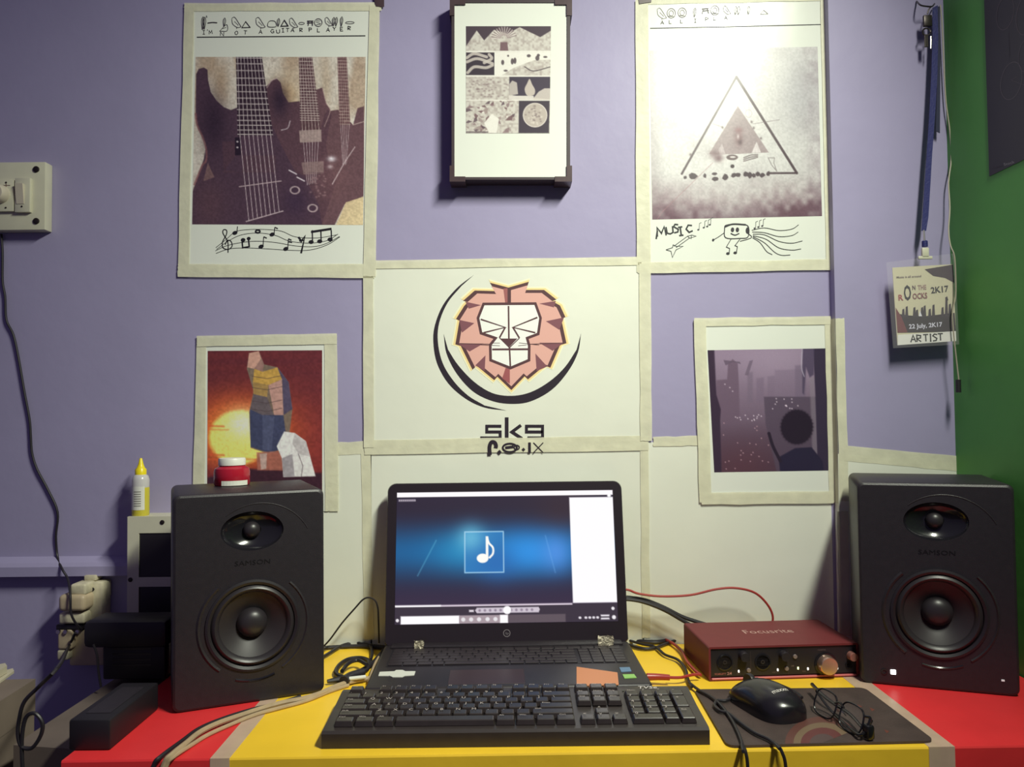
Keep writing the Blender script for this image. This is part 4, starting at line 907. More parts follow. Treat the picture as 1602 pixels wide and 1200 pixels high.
# ================================================================ laptop
LW, LD, LT = .385, .206, .024
hy = 1.290
hc = on_y(795, 1000, hy)
t = laptop = thing('laptop', (hc[0], hy - LD / 2, ZD + .0003), 'open black laptop playing music, in the middle of the desk', 'laptop', math.radians(1.2))
m_lap = mat('laptop_plastic', (0.020, 0.015, 0.020), .45, var=.15, scale=50, bump=.05, bscale=600, lincol=True)
m_lap2 = mat('laptop_gloss_bezel', (0.022, 0.016, 0.021), .25, lincol=True)
MB().box(-LW / 2, -LD / 2, 0, LW / 2, LD / 2 - .004, LT, .005, 3).build('base', m_lap, t, smooth=True)
MB().box(-LW / 2 + .012, LD / 2 - .030, LT - .001, LW / 2 - .012, LD / 2 - .008, LT + .0035, .002).build('hinge_bar', m_lap, t, smooth=True)
# keyboard deck keys
m_key = mat('laptop_key', (0.024, 0.017, 0.021), .4, lincol=True)
kb0, kb1 = LD / 2 - .034, LD / 2 - .114; rowh = (kb0 - kb1) / 6
MB().box(-.176, kb1 - .002, LT - .001, .176, kb0 + .002, LT + .0004).build('key_tray', m_blk2, t)
km = {}
def lkey(x0, x1, r):
    w_ = round(x1 - x0, 4); hh = rowh - .0022
    if w_ not in km:
        o = MB().box(-w_ / 2, -hh / 2, 0, w_ / 2, hh / 2, .0016, .0004, 1).build('key', m_key, t); km[w_] = o.data
    else: o = new_obj('key', km[w_], t)
    o.location = ((x0 + x1) / 2, kb0 - (r + .5) * rowh, LT + .0004)
for r in range(6):
    y = -.174; ws = {0: [.0205] * 17, 1: [.0172] + [.0192] * 12 + [.033, ], 2: [.027] + [.0192] * 12 + [.0224], 3: [.031] + [.0192] * 11 + [.0374], 4: [.041] + [.0192] * 10 + [.0464], 5: [.0235] * 3 + [.019, .104] + [.0235] * 3 + [.019, .0192]}[r]
    tot = .276 if r else .348; k_ = tot / sum(ws)
    for w_ in ws: lkey(y + .001, y + w_ * k_ - .001, r); y += w_ * k_
    if r:
        for k in range(4): lkey(.107 + k * .017 , .107 + (k + 1) * .017 - .002, r)
MB().box(-.082, -LD / 2 + .010, LT - .001, .022, -LD / 2 + .070, LT + .0004, .0003, 1).build('touchpad', mat('touchpad_plum', (0.036, 0.018, 0.020), .35, lincol=True), t)
inv = Matrix.Translation(t.location) @ Matrix.Rotation(t.rotation_euler.z, 4, 'Z'); inv.invert()
def lapxy(px, py): p = inv @ Vector(T(px, py, LT + .0003)); return (p.x, p.y)
def sticker(name, pts, m, h=.0009, label=None):
    P = [lapxy(*p) for p in pts]
    return MB().prism([(x, y, LT + h) for x, y in P], [(x, y, LT - .0002) for x, y in P]).build(name, m, t, label=label)
sticker('sticker', [(594, 1052), (617, 1051), (620, 1049), (630, 1049), (634, 1051), (650, 1051), (648, 1057), (633, 1058), (629, 1060), (614, 1060), (609, 1058), (592, 1058)], m_white, label='white torn sticker')
sticker('sticker', [(902, 1044), (966, 1053), (968, 1072), (902, 1074)], mat('orange_sticker', (0.62, 0.24, 0.11), .5, lincol=True), label='orange sticker')
sticker('sticker', [(969, 1045), (985, 1044.5), (988, 1051), (972, 1052)], mat('blue_sticker', (0.12, 0.22, 0.36), .4, lincol=True), label='blue sticker')
sticker('sticker', [(974, 1056), (992, 1055.5), (996, 1061), (977, 1062)], mat('green_sticker', (0.28, 0.55, 0.14), .4, lincol=True), label='green sticker')
m_foil = mat('crumpled_silver_tape', (0.50, 0.44, 0.34), .35, metal=.35, var=.4, scale=160, bump=.8, bscale=260, lincol=True)
for x, w_, h_ in ((-.136, .014, .014), (.153, .024, .020)):
    bm = bmesh.new(); bmesh.ops.create_grid(bm, x_segments=6, y_segments=5, size=.5)
    for v in bm.verts: v.co = Vector((x + v.co.x * w_ + rnd.uniform(-.001, .001), LD / 2 - .031 + rnd.uniform(-.0016, .0004), LT + .006 + v.co.y * h_ + rnd.uniform(-.001, .001)))
    bmesh.ops.solidify(bm, geom=bm.faces[:], thickness=.0006); MB().bm(bm).build('tape_patch', m_foil, t)
# lid
LH = .256; tilt = math.radians(11)
lid = new_obj('lid', None, t)  # replaced below by the lid shell mesh
bpy.data.objects.remove(lid)
cs, sn = math.cos(tilt), math.sin(tilt)
bh = LD / 2 - .010; bz = LT - .002
def lp(u, v, d=0.0): return (u, bh + v * sn - d * cs, bz + v * cs + d * sn)      # d: towards the viewer from the lid front
def lidloop(ins, d, r=.014, n=6):
    out = []; x1 = LW / 2 - ins; v0, v1 = .001 + ins, LH - ins
    for cx, cv_, a0 in ((x1 - r, v1 - r, 0), (-x1 + r, v1 - r, 90), (-x1 + .006, v0 + .006, 180), (x1 - .006, v0 + .006, 270)):
        rr_ = r if a0 < 180 else .006
        for k in range(n + 1):
            an = math.radians(a0 + 90 * k / n); out.append(lp(cx + rr_ * math.cos(an), cv_ + rr_ * math.sin(an), d))
    return out
mb = MB(); LL = [lidloop(.0035, -.014), lidloop(.0005, -.011), lidloop(0, -.004), lidloop(.0012, 0)]
nL = len(LL[0])
for q_ in LL: mb.v += q_
for i in range(3):
    for k in range(nL): mb.f.append((i * nL + k, i * nL + (k + 1) % nL, (i + 1) * nL + (k + 1) % nL, (i + 1) * nL + k))
mb.f.append(tuple(range(nL))); mb.f.append(tuple(3 * nL + k for k in range(nL)))
lid = mb.build('lid', m_lap2, t, smooth=True)
su0, su1, sv0, sv1 = -.1768, .1768, .033, .2405
# screen picture in 0..340 x 0..200 units
SWp, SHp = 340.0, 200.0
cv = Cv([(0, 0), (SWp, 0), (SWp, SHp), (0, SHp)], 340, 200, (44, 34, 56))
X, Y = cv.X / SWp, cv.Y / SHp
cv.mix(np.exp(-((Y - .46) / .20) ** 2) * (.86 - .25 * np.abs(X - .45)), (20, 112, 176)); cv.mix(np.exp(-((Y - .47) / .17) ** 2 - ((X - .60) / .17) ** 2) * .85, (48, 150, 236)); cv.mix(np.exp(-((Y - .45) / .15) ** 2 - ((X - .30) / .14) ** 2) * .6, (40, 150, 200)); cv.mix(np.exp(-((Y - .48) / .14) ** 2 - ((X - .73) / .07) ** 2) * .7, (90, 150, 236))
cv.mix(np.clip((Y - .66) * 4, 0, .8), (58, 44, 70)); cv.mix(np.exp(-((Y - .15) / .13) ** 2 - ((X - .76) / .12) ** 2) * .5, (78, 48, 50)); cv.mix(np.exp(-((Y - .13) / .10) ** 2) * .5, (42, 30, 46))
cv.line([(62, 75), (34, 128)], 1.4, (110, 190, 220), .5, soft=2); cv.line([(232, 70), (246, 126)], 1.4, (120, 180, 240), .4, soft=2)
cv.fill([(0, 0), (340, 0), (340, 7.5), (0, 7.5)], (255, 250, 252)); 
for x in range(3, 30, 3): cv.fill([(x, 11), (x + 2.4, 11), (x + 2.4, 14), (x, 14)], (220, 210, 220), .8)
cv.fill([(271, 11), (340, 11), (340, 172), (272, 172)], (255, 252, 255)); cv.ell(334, 9, 3, 2, (255, 255, 255))
cv.fill([(106, 62), (167, 62), (167, 125), (106, 125)], (44, 122, 186)); cv.blob(116, 72, 22, 22, (110, 190, 220), .8); cv.blob(155, 110, 30, 26, (40, 104, 180), .7); cv.line([(106.5, 62.5), (166.5, 62.5), (166.5, 124.5), (106.5, 124.5)], 1.4, (190, 226, 244), .9, closed=True)
cv.ell(134, 103, 9, 7, (255, 252, 246)); cv.fill([(139, 70), (143, 70), (143, 103), (139, 103)], (255, 252, 246)); cv.line([(141, 71), (144, 80), (150, 87), (150, 96), (145, 102)], 3, (255, 252, 246), smooth=True)
cv.fill([(0, 173), (340, 173), (340, 200), (0, 200)], (58, 48, 62)); cv.fill([(0, 172), (271, 172), (271, 174.5), (0, 174.5)], (214, 200, 214)); cv.fill([(0, 172), (70, 172), (70, 174.5), (0, 174.5)], (250, 246, 250))
cv.fill([(125, 177), (219, 177), (221, 180.5), (219, 185), (125, 185), (122, 181)], (206, 196, 208)); 
for x in range(129, 216, 8): cv.ell(x, 181, 2, 2, (150, 136, 154))
cv.ell(171, 181, 6, 6, (255, 252, 255)); cv.fill([(113, 180), (120, 180), (120, 183), (113, 183)], (230, 222, 230)); cv.ell(333, 181, 2.4, 2.4, (240, 236, 240))
cv.fill([(9, 188), (98, 188), (98, 200), (9, 200)], (255, 252, 255)); cv.ell(4, 194, 2.4, 2.4, (245, 240, 245)); cv.fill([(98, 188), (172, 188), (172, 200), (98, 200)], (168, 152, 160)); cv.fill([(172, 188), (260, 188), (260, 200), (172, 200)], (120, 106, 112), .6); cv.fill([(160, 188), (172, 188), (172, 200), (160, 200)], (255, 252, 255))
for x in (104, 116, 128, 141, 153): cv.ell(x, 194, 3.2, 3, (230, 226, 230))
for x in (282, 291, 297, 303, 309): cv.ell(x, 194, 2.2, 1.8, (226, 220, 228))
cv.fill([(314, 190), (327, 190), (327, 192.5), (314, 192.5)], (226, 220, 228)); cv.fill([(314, 194.5), (327, 194.5), (327, 197), (314, 197)], (226, 220, 228)); cv.ell(334, 194, 3, 3, (240, 236, 240))
m_scr_em = mat_print('lit_screen', .3, emit=1.0)
o_ = A(lp(su0, sv1, .0004)); ex = (A(lp(su1, sv1, .0004)) - o_) / SWp; ey = (A(lp(su0, sv0, .0004)) - o_) / SHp; nn = A(lp(0, 0, 1)) - A(lp(0, 0, 0))
scr = cv.build('screen', lid, m_scr_em, planemap(o_, ex, ey, nn), world=False, raw=True, label='lit screen of a music player with a note icon')
ik = Ink(planemap(lp(0, .0175, .0005), A(lp(1, 0)) - A(lp(0, 0)), A(lp(0, 0)) - A(lp(0, 1)), nn), raw=True)
ik.ell(0, 0, .0052, .0052, (120, 112, 118), w=.0011, n=28); ik.text('hp', 0.0002, .0018, .0040, (120, 112, 118), center=True, shear=.25); ik.build('maker_logo', lid, m_ink, world=False)

# ================================================================ wired keyboard
pa, pb = T(503.5, 1172), T(1110, 1165.5)
KW, KD = .452, .128
kc = (pa + pb) / 2; krz = math.atan2(pb[1] - pa[1], pb[0] - pa[0])
t = thing('keyboard', (kc[0], kc[1], ZD + .0003), 'worn black full-size keyboard at the front of the desk', 'keyboard', krz)
m_kb = mat('keyboard_plastic', (0.034, 0.026, 0.026), .38, var=.1, scale=60, lincol=True)
m_kc = mat('key_cap', (0.034, 0.026, 0.026), .27, var=.12, scale=90, lincol=True)
mb = MB()
prof = [(0, 0), (0, .0165), (.004, .019), (KD * .5, .022), (KD - .014, .0265), (KD - .004, .0255), (KD, .020), (KD, 0)]
mb.prism([(-KW / 2, y, z) for y, z in prof], [(KW / 2, y, z) for y, z in prof]).build('case', m_kb, t)
slope = math.atan2(.0265 - .019, KD - .018)
kz = lambda y: .019 + (y - .004) * math.tan(slope)
U = (KW - .022) / 22.5; pit = (KD - .022) / 6.35
rows_y = [KD - .010 - pit * .5] + [KD - .010 - pit * (1.85 + r) for r in range(5)]
keys = []
def addk(u, w_, r, s='', h=1): keys.append((u, w_, r, s, h))
for u, s in zip([0, 2, 3, 4, 5, 6.5, 7.5, 8.5, 9.5, 11, 12, 13, 14], ['Esc'] + ['F%d' % i for i in range(1, 13)]): addk(u, 1, 0, s)
for i, s in enumerate(('Prt', 'Scr', 'Pau')): addk(15.25 + i, 1, 0, s)
for i, s in enumerate('`1234567890-='): addk(i, 1, 1, s)
addk(13, 2, 1, 'Back')
addk(0, 1.5, 2, 'Tab'); [addk(1.5 + i, 1, 2, s) for i, s in enumerate('QWERTYUIOP[]')]; addk(13.5, 1.5, 2, '\\')
addk(0, 1.75, 3, 'Caps'); [addk(1.75 + i, 1, 3, s) for i, s in enumerate("ASDFGHJKL;'")]; addk(12.75, 2.25, 3, 'Enter')
addk(0, 2.25, 4, 'Shift'); [addk(2.25 + i, 1, 4, s) for i, s in enumerate('ZXCVBNM,./')]; addk(12.25, 2.75, 4, 'Shift')
for u, w_, s in ((0, 1.25, 'Ctrl'), (1.25, 1.25, 'Win'), (2.5, 1.25, 'Alt'), (3.75, 6.25, ''), (10, 1.25, 'Alt'), (11.25, 1.25, 'Win'), (12.5, 1.25, 'Fn'), (13.75, 1.25, 'Ctrl')): addk(u, w_, 5, s)
for r, ss in ((1, ('Ins', 'Hom', 'PUp')), (2, ('Del', 'End', 'PDn'))):
    for i, s in enumerate(ss): addk(15.25 + i, 1, r, s)
addk(16.25, 1, 4, '^'); [addk(15.25 + i, 1, 5, s) for i, s in enumerate('<v>')]
for r, ss in ((1, ('Num', '/', '*', '-')), (2, '789'), (3, '456'), (4, '123')):
    for i, s in enumerate(ss): addk(18.5 + i, 1, r, s)
addk(18.5, 2, 5, '0'); addk(20.5, 1, 5, '.'); addk(21.5, 1, 2, '+', 2); addk(21.5, 1, 4, 'Ent', 2)
kmesh = {}; ik = Ink(lambda px, py, e=0.0: np.stack([np.asarray(px, float), -np.asarray(py, float), np.array([kz(-y) for y in np.asarray(py, float)]) + .0070 + e], -1), raw=True)
x0k = -KW / 2 + .011
for u, w_, r, s, h in keys:
    wk, hk = w_ * U - .0008, h * pit - .0008; kk = (round(wk, 5), h)
    y = rows_y[r] - (h - 1) * pit / 2; x = x0k + (u + w_ / 2) * U
    if kk not in kmesh:
        o = MB().box(-wk / 2, -hk / 2, 0, wk / 2, hk / 2, .0068, .0008, 1, taper=((wk - .0036) / wk, (hk - .0040) / hk)).build('key', m_kc, t, smooth=False); kmesh[kk] = o.data
    else: o = new_obj('key', kmesh[kk], t)
    o.location = (x, y, kz(y) - .0002); o.rotation_euler = (slope, 0, 0)
    if s: ik.text(s, x - wk / 2 + .0042, -(y + hk * .08), .0056 if len(s) == 1 else .0034, (176, 164, 160))
tag(ik.build('key_legends', t, m_ink, world=False), kind='stuff')
ik = Ink(lambda px, py, e=0.0: np.stack([np.asarray(px, float), -np.asarray(py, float), np.array([kz(-y) for y in np.asarray(py, float)]) + .0006 + e], -1), raw=True)
ik.text('TVSe', KW / 2 - .066, -(KD - .0165), .0085, (214, 206, 206), shear=.2); ik.build('maker_logo', t, m_ink, world=False)
for i in range(3): MB().lathe([(.0014, 0), (.0012, .0006)], (KW / 2 - .026 + i * .008 - .06, rows_y[0] - .004, kz(rows_y[0])), (0, 0, 1), 10).build('lock_light', mat('lock_light', (70, 74, 64), .3), t)

# ================================================================ audio interface
pa, pb = T(1109.5, 1066.5), T(1344, 1059)
IW, ID, IH = float(np.hypot(*(pb - pa)[:2])), .130, .0485
ic = (pa + pb) / 2
t = thing('audio_interface', (ic[0], ic[1], ZD + .0003), 'dark red metal audio interface box with knobs, left of the right speaker', 'audio interface', math.atan2(pb[1] - pa[1], pb[0] - pa[0]))
m_ir = mat('dark_red_metal', (0.165, 0.026, 0.030), .55, spec=.3, metal=0.0, var=.05, scale=60, lincol=True)
mb = MB(); o_ = .0028
bm = bmesh.new()
def rl(y, ins, r):
    out = []
    for cx, cz, a0 in ((IW / 2 - ins - r, IH - ins - r, 0), (-IW / 2 + ins + r, IH - ins - r, 90), (-IW / 2 + ins + r, ins + r, 180), (IW / 2 - ins - r, ins + r, 270)):
        for k in range(4): an = math.radians(a0 + 30 * k); out.append(bm.verts.new((cx + r * math.cos(an), y, cz + r * math.sin(an))))
    return out
Ls = [rl(.006, o_, .001), rl(0, o_, .001), rl(0, 0, .003), rl(ID, 0, .003), rl(ID, o_, .001), rl(ID - .004, o_, .001)]
for p, q_ in zip(Ls, Ls[1:]):
    for i in range(16): bm.faces.new((p[i], p[(i + 1) % 16], q_[(i + 1) % 16], q_[i]))
bm.faces.new(Ls[0]); bm.faces.new(Ls[-1])
MB().bm(bm).build('shell', m_ir, t, smooth=True)
MB().box(-IW / 2 + .003, .002, .0052, IW / 2 - .003, .008, IH - .003, .0006, 1).build('front_panel', m_blk2, t)
MB().box(-IW / 2 + .004, -.0008, .0016, IW / 2 - .004, .003, .0040, .0005, 1).build('bottom_lip', mat('bright_red_lip', (0.62, 0.16, 0.17), .3, lincol=True), t)
def ixz(x, y):  # crop pixels of the front to local coordinates
    u = (x - 230) / 1180; z = 1 - (y - 255 + u * 22) / 250
    return (-IW / 2 + .003 + u * (IW - .006), .004 + z * (IH - .008))
axf = (0, -1, 0)
def knob(name, x, y, r, h, m, seg=28, label=None):
    cx, cz = ixz(x, y); o = MB().lathe([(r * 1.04, 0), (r, h * .15), (r * .97, h * .9), (r * .9, h), (0, h)], (cx, .002, cz), axf, seg).build(name, m, t, smooth=True, label=label)
    return o
cx, cz = ixz(1160, 392)
MB().lathe([(.0165, 0), (.0165, .0012), (.0150, .0014)], (cx, .002, cz), axf, 36).build('knob_ring', m_blkg, t, smooth=True)
knob('monitor_knob', 1160, 392, .0132, .014, m_gold, 36, 'large silver knob'); knob('headphone_knob', 1368, 322, .0062, .010, mat('pink_metal', (0.55, 0.24, 0.20), .3, metal=.6, lincol=True))
for x in (492, 818): knob('gain_knob', x, 312, .0068, .010, m_blk)
for x in (345, 650):
    cx, cz = ixz(x, 370); j = MB().lathe([(.0118, 0), (.0118, .0012), (.0098, .0014), (.0095, -.0015), (0, -.0015)], (cx, .002, cz), axf, 32).build('input_socket', m_blkg, t, smooth=True)
    MB().lathe([(.0033, 0), (.0030, .0018), (.0014, .0018), (.001, -.001), (0, -.001)], (cx, .003, cz), axf, 16).build('jack_centre', m_blk, j, smooth=True)
for x, y in ((535, 440), (842, 430), (912, 325)): knob('button', x, y, .0030, .002, mat('grey_button', (0.22, 0.17, 0.17), .35, lincol=True), 14)
cx, cz = ixz(1345, 405); MB().lathe([(.0046, 0), (.0046, .0012), (.0030, .0012), (.0028, -.001), (0, -.001)], (cx, .002, cz), axf, 20).build('headphone_jack', m_blkg, t, smooth=True)
m_lw = mat('lamp_white', (1, .95, .88), emit=1.6, lincol=True); m_lg = mat('lamp_green', (.85, 1, .45), emit=2.2, lincol=True)
for x, y, m in ((455, 448, m_lw), (770, 440, m_lw), (935, 428, m_lg), (1015, 434, m_lw), (1255, 432, m_lw)):
    cx, cz = ixz(x, y); MB().box(cx - .0010, .0008, cz - .0018, cx + .0010, .003, cz + .0018, .0004, 1).build('indicator_light', m, t)
ik = Ink(planemap((0, .0017, 0), (1, 0, 0), (0, 0, -1), (0, -1, 0)), raw=True)
def ftext(s, x, y, h, col, w=None): a_, b_ = ixz(x, y); ik.text(s, a_, -b_, h, col, width=w)
ftext('SCARLETT', 262, 478, .0026, (190, 110, 106), .0165); ftext('2i4', 362, 478, .0040, (206, 150, 146)); ftext('INST', 440, 476, .0018, (110, 90, 92)); ftext('LINE PAD', 725, 466, .0018, (120, 96, 96)); ftext('USB', 880, 412, .0018, (150, 130, 120)); ftext('MIDI', 970, 462, .0018, (120, 100, 100)); ftext('MONITOR', 1100, 275, .0018, (120, 100, 100))
for x in (552, 855):
    p, q_ = ixz(x, 275), ixz(x, 480); ik.line([(p[0], -p[1]), (q_[0], -q_[1])], .0003, (90, 74, 78))
ik.build('panel_lettering', t, m_ink, world=False)
ik = Ink(planemap((0, 0, IH + .0001), (1, 0, 0), (0, -1, 0), (0, 0, 1)), raw=True); ik.text('Focusrite', .004, -.062,   .020, (190, 150, 142), width=.076, center=True); ik.build('maker_logo', t, m_ink, world=False)

# ================================================================ mouse pad, mouse, spectacles
pp = [T(*p) for p in ((1086, 1082), (1352, 1079), (1463, 1163), (1138, 1171))]
pc = sum(pp) / 4
t = thing('mouse_pad', (pc[0], pc[1], ZD + .0004), 'dark brown mouse pad with a faded curved print, right of the keyboard', 'mouse pad')
m_pad = mat('mouse_pad_cloth', (0.062, 0.040, 0.036), .6, var=.25, scale=30, bump=.2, bscale=500, lincol=True)
loop = []
P_ = [Vector(p) for p in pp]
for i in range(4):
    a, b, c = P_[i - 1], P_[i], P_[(i + 1) % 4]; r = .012
    p, q_ = b + (a - b).normalized() * r, b + (c - b).normalized() * r
    for k in range(6): s_ = k / 5; loop.append(p * (1 - s_) ** 2 + b * 2 * s_ * (1 - s_) + q_ * s_ ** 2)
MB().prism([(p.x, p.y, ZD + .0032) for p in loop], [(p.x, p.y, ZD + .0004) for p in loop]).build('pad', m_pad, t, world=True)
PZ = .0032
pmap = lambda px, py, e=0.0: T(px, py, PZ + .0001 + e)
ik = Ink(pmap, raw=True)
cq = crop(3.069, 1080, 1040)
def arcp(cx, cy, rx, ry, a0, a1, n=20): return [(cx + rx * math.cos(math.radians(a0 + (a1 - a0) * k / n)), cy + ry * math.sin(math.radians(a0 + (a1 - a0) * k / n))) for k in range(n + 1)]
for r0, r1, col in ((180, 140, (96, 60, 54)), (140, 105, (116, 96, 76)), (105, 62, (98, 52, 52)), (62, 0, (84, 66, 66))):
    o_ = arcp(635, 375, r0, r0 * .70, 178, 330); i_ = arcp(635, 375, r1, r1 * .70, 330, 178) if r1 else [(635, 375)]
    ik.poly(cq(o_ + i_), col)
for x, y in ((860, 205), (930, 310), (800, 190)): ik.poly(cq([(x, y), (x + 26, y + 10), (x + 12, y + 18)]), (110, 60, 50))
ik.build('pad_print', t, m_ink)

# mouse
mf, mr = T(1152, 1083, PZ), T(1243, 1130, PZ)
mv = Vector(mr - mf); ML, MW_, MH = .114, .071, .035
mc_ = (mf + mr) / 2 + A([.0, -.004, 0])
t = thing('computer_mouse', (mc_[0], mc_[1], ZD + PZ + .0002), 'black wired computer mouse on the mouse pad', 'mouse', math.atan2(mv.y, mv.x))
def mouse_pt(s, a):     # s along body 0 front..1 rear, a across 0..pi
    x = -ML / 2 + ML * s
    wv = MW_ / 2 * (max(0, 1 - abs(2 * s - 1) ** 3.2)) ** .42 * (.86 + .22 * s - .10 * math.sin(math.pi * s) * 0.9)
    hv = MH * (max(0, 1 - abs(2 * (s * .94 + .03) - 1.12) ** 2.3)) ** .6
    y = -wv * math.cos(a); z = hv * math.sin(a) ** .62
    return (x, y, z)
mb = MB(); NS, NA = 26, 18
for i in range(NS + 1):
    s_ = .5 - .5 * math.cos(math.pi * i / NS)
    for k in range(NA + 1): mb.v.append(mouse_pt(s_, math.pi * k / NA))
for i in range(NS):
    for k in range(NA): a = i * (NA + 1) + k; mb.f.append((a, a + 1, a + NA + 2, a + NA + 1))
    a = i * (NA + 1); mb.f.append((a, a + NA + 1, a + 2 * NA + 1, a + NA))
mb.build('mouse_body', mat('mouse_black', (0.013, 0.011, 0.015), .24, lincol=True), t, smooth=True)
mb = MB().lathe([(.0105, -.003), (.011, -.0015), (.011, .0015), (.0105, .003)], (-.030, 0, .0235), (0, 1, 0), 20); mb.build('scroll_wheel', m_rubber, t, smooth=True)
mb = MB().tube([mouse_pt(s_, math.pi * (.5 + (.03 if s_ > .3 else 0))) for s_ in (.03, .1, .2, .3, .36)], .0007, 5, 3); mb.build('button_seam', m_blk2, t)
mb = MB().tube([A(mouse_pt(s_, math.pi * .84)) + A([0, .0008, .0006]) for s_ in (.12, .25, .4, .55, .7, .82)], [.0035, .0025], 6, 4); mb.build('thumb_button', m_blk, t, smooth=True)
def mtop(px, py, e=0.0):   # lettering wrapped over the rear of the shell: px along -y.., py along x
    out = []
    for x, y in zip(np.asarray(px, float), np.asarray(py, float)):
        s_ = y; a_ = math.pi / 2 + x; p = mouse_pt(s_, a_); q_ = A(p); nrm = A([.35, math.cos(math.pi - a_), math.sin(a_)]); out.append(q_ + nrm / np.linalg.norm(nrm) * (.0005 + e))
    return A(out)
ik = Ink(mtop, raw=True); v_, f_ = text2d('maxxn'); v_ = A(v_)
tx = (v_[:, 0] - v_[:, 0].min()) / (v_[:, 0].max() - v_[:, 0].min()); ty = v_[:, 1]
ik._put(np.stack([-.42 + tx * .72, .80 - ty * .085 - .0 * tx], 1), f_, (226, 220, 214)); ik.build('logo', t, m_ink, world=False)

# spectacles
ga, gb_ = A(T(1270, 1113, PZ)), A(T(1345, 1157, PZ))
gc_ = (ga + gb_) / 2; gd = Vector(gb_ - ga)
t = thing('spectacles', (gc_[0], gc_[1], ZD + PZ + .0002), 'black framed spectacles lying on the mouse pad beside the mouse', 'spectacles', math.atan2(gd.y, gd.x))
GL = gd.length; hw_ = GL / 2
m_gl = mat('lens_glass', (0.35, 0.33, 0.33), .05, alpha=.06, lincol=True)
m_rim = mat('spectacle_black', (0.010, 0.009, 0.012), .22, lincol=True)
lean = .35
def gp(x, v): return (x, v * lean, .0016 + v)
def rimloop(cx, w_, h_):
    out = []
    for k in range(20):
        a = 2 * math.pi * k / 20; c_, s_ = math.cos(a), math.sin(a)
        x = cx + w_ / 2 * math.copysign(abs(c_) ** .6, c_); v = h_ / 2 + h_ / 2 * math.copysign(abs(s_) ** .7, s_); out.append(gp(x, v))
    return out
lw = GL * .44
for sx in (-1, 1):
    lpz = rimloop(sx * GL * .27, lw, .030); r_ = MB().tube(lpz, .0011, 6, 2, closed=True).build('rim', m_rim, t, smooth=True)
    MB().prism([(x, y - .0004, z) for x, y, z in lpz], [(x, y + .0004, z) for x, y, z in lpz]).build('lens', m_gl, r_)
    MB().tube([gp(sx * .004, .016), (sx * .006, .008, .016), (sx * .007, .011, .012)], .0009, 6, 3).build('nose_pad', m_metal, t, smooth=True)
MB().tube([gp(-.0085, .021), gp(0, .024), gp(.0085, .021)], .0013, 6, 4).build('bridge', m_rim, t, smooth=True)
ih = Matrix.Rotation(-t.rotation_euler.z, 3, 'Z')
def gl(px, py, h): p = ih @ (Vector(T(px, py, PZ + h)) - t.location); return (p.x, p.y, h)
MB().tube([gp(hw_ * .98, .024), (hw_ + .004, .012, .024), gl(1352, 1140, .012), gl(1330, 1118, .010), gl(1300, 1098, .012), gl(1283, 1084, .014), gl(1270.5, 1071, .014)], [.0016, .0026], 8, 5).build('temple', m_rim, t, smooth=True)
MB().tube([gp(-hw_ * .98, .024), (-hw_ - .002, .010, .022), gl(1300, 1112, .006), gl(1330, 1140, .004), gl(1348, 1150, .007), gl(1363, 1128, .012)], [.0014, .0022], 8, 5).build('temple', m_rim, t, smooth=True)
MB().box(hw_ - .002, .004, .001, hw_ + .010, .014, .018, .003, 2).build('hinge_block', m_rim, t, smooth=True)

# ================================================================ left clutter
m_box = mat('dull_black_box', (0.012, 0.010, 0.014), .5, lincol=True)
bx0, bx1 = float(T(107, 1175)[0]), float(T(172, 1175)[0]); by0, by1 = float(T(140, 1175)[1]), float(T(247, 1110)[1])
t = thing('power_brick', ((bx0 + bx1) / 2, by0, ZD + .0003), 'long black power brick at the left front corner of the desk', 'power brick')
MB().box(bx0, by0, ZD + .0003, bx1, by1, ZD + .036, .003, 2).build('brick_body', m_box, t, world=True, smooth=True)
MB().box(bx0 + .01, by0 + .02, ZD + .036, bx1 - .01, by1 - .02, ZD + .0366).build('rating_label', m_blk, t, world=True)
y1b = 1.20
p0, p1 = on_y(160, 1085, y1b), on_y(258, 1010, y1b)
t = thing('black_box', ((p0[0] + p1[0]) / 2, y1b, ZD + .0003), 'black box standing on the desk behind the power brick', 'box')
zt_ = float(p1[2])
MB().box(p0[0], y1b, ZD + .0003, p1[0], y1b + .09, zt_, .003, 2).build('box_body', m_box, t, world=True, smooth=True)
for i in range(5): MB().box(p0[0] + .015, y1b - .0006, ZD + .02 + i * .008, p1[0] - .02, y1b + .001, ZD + .023 + i * .008).build('vent_rib', m_blk2, t, world=True)
q0, q1 = on_y(131, 1011, 1.19), on_y(262, 972, 1.19)
t = thing('power_adapter', ((q0[0] + q1[0]) / 2, 1.19, zt_ + .0003), 'black power adapter lying on the black box, in front of the cream plugs', 'adapter')
MB().box(q0[0], 1.185, zt_ + .0003, q1[0], 1.245, zt_ + .040, .008, 2).build('adapter_body', m_box, t, world=True, smooth=True)
MB().tube([(q0[0] + .004, 1.215, zt_ + .018), (q0[0] - .012, 1.225, zt_ + .016)], [.006, .003], 10, 1, smooth=False).build('strain_relief', m_rubber, t, world=True, smooth=True)
m_card = mat('dull_cardboard', (0.20, 0.155, 0.125), .7, var=.15, scale=14, lincol=True)
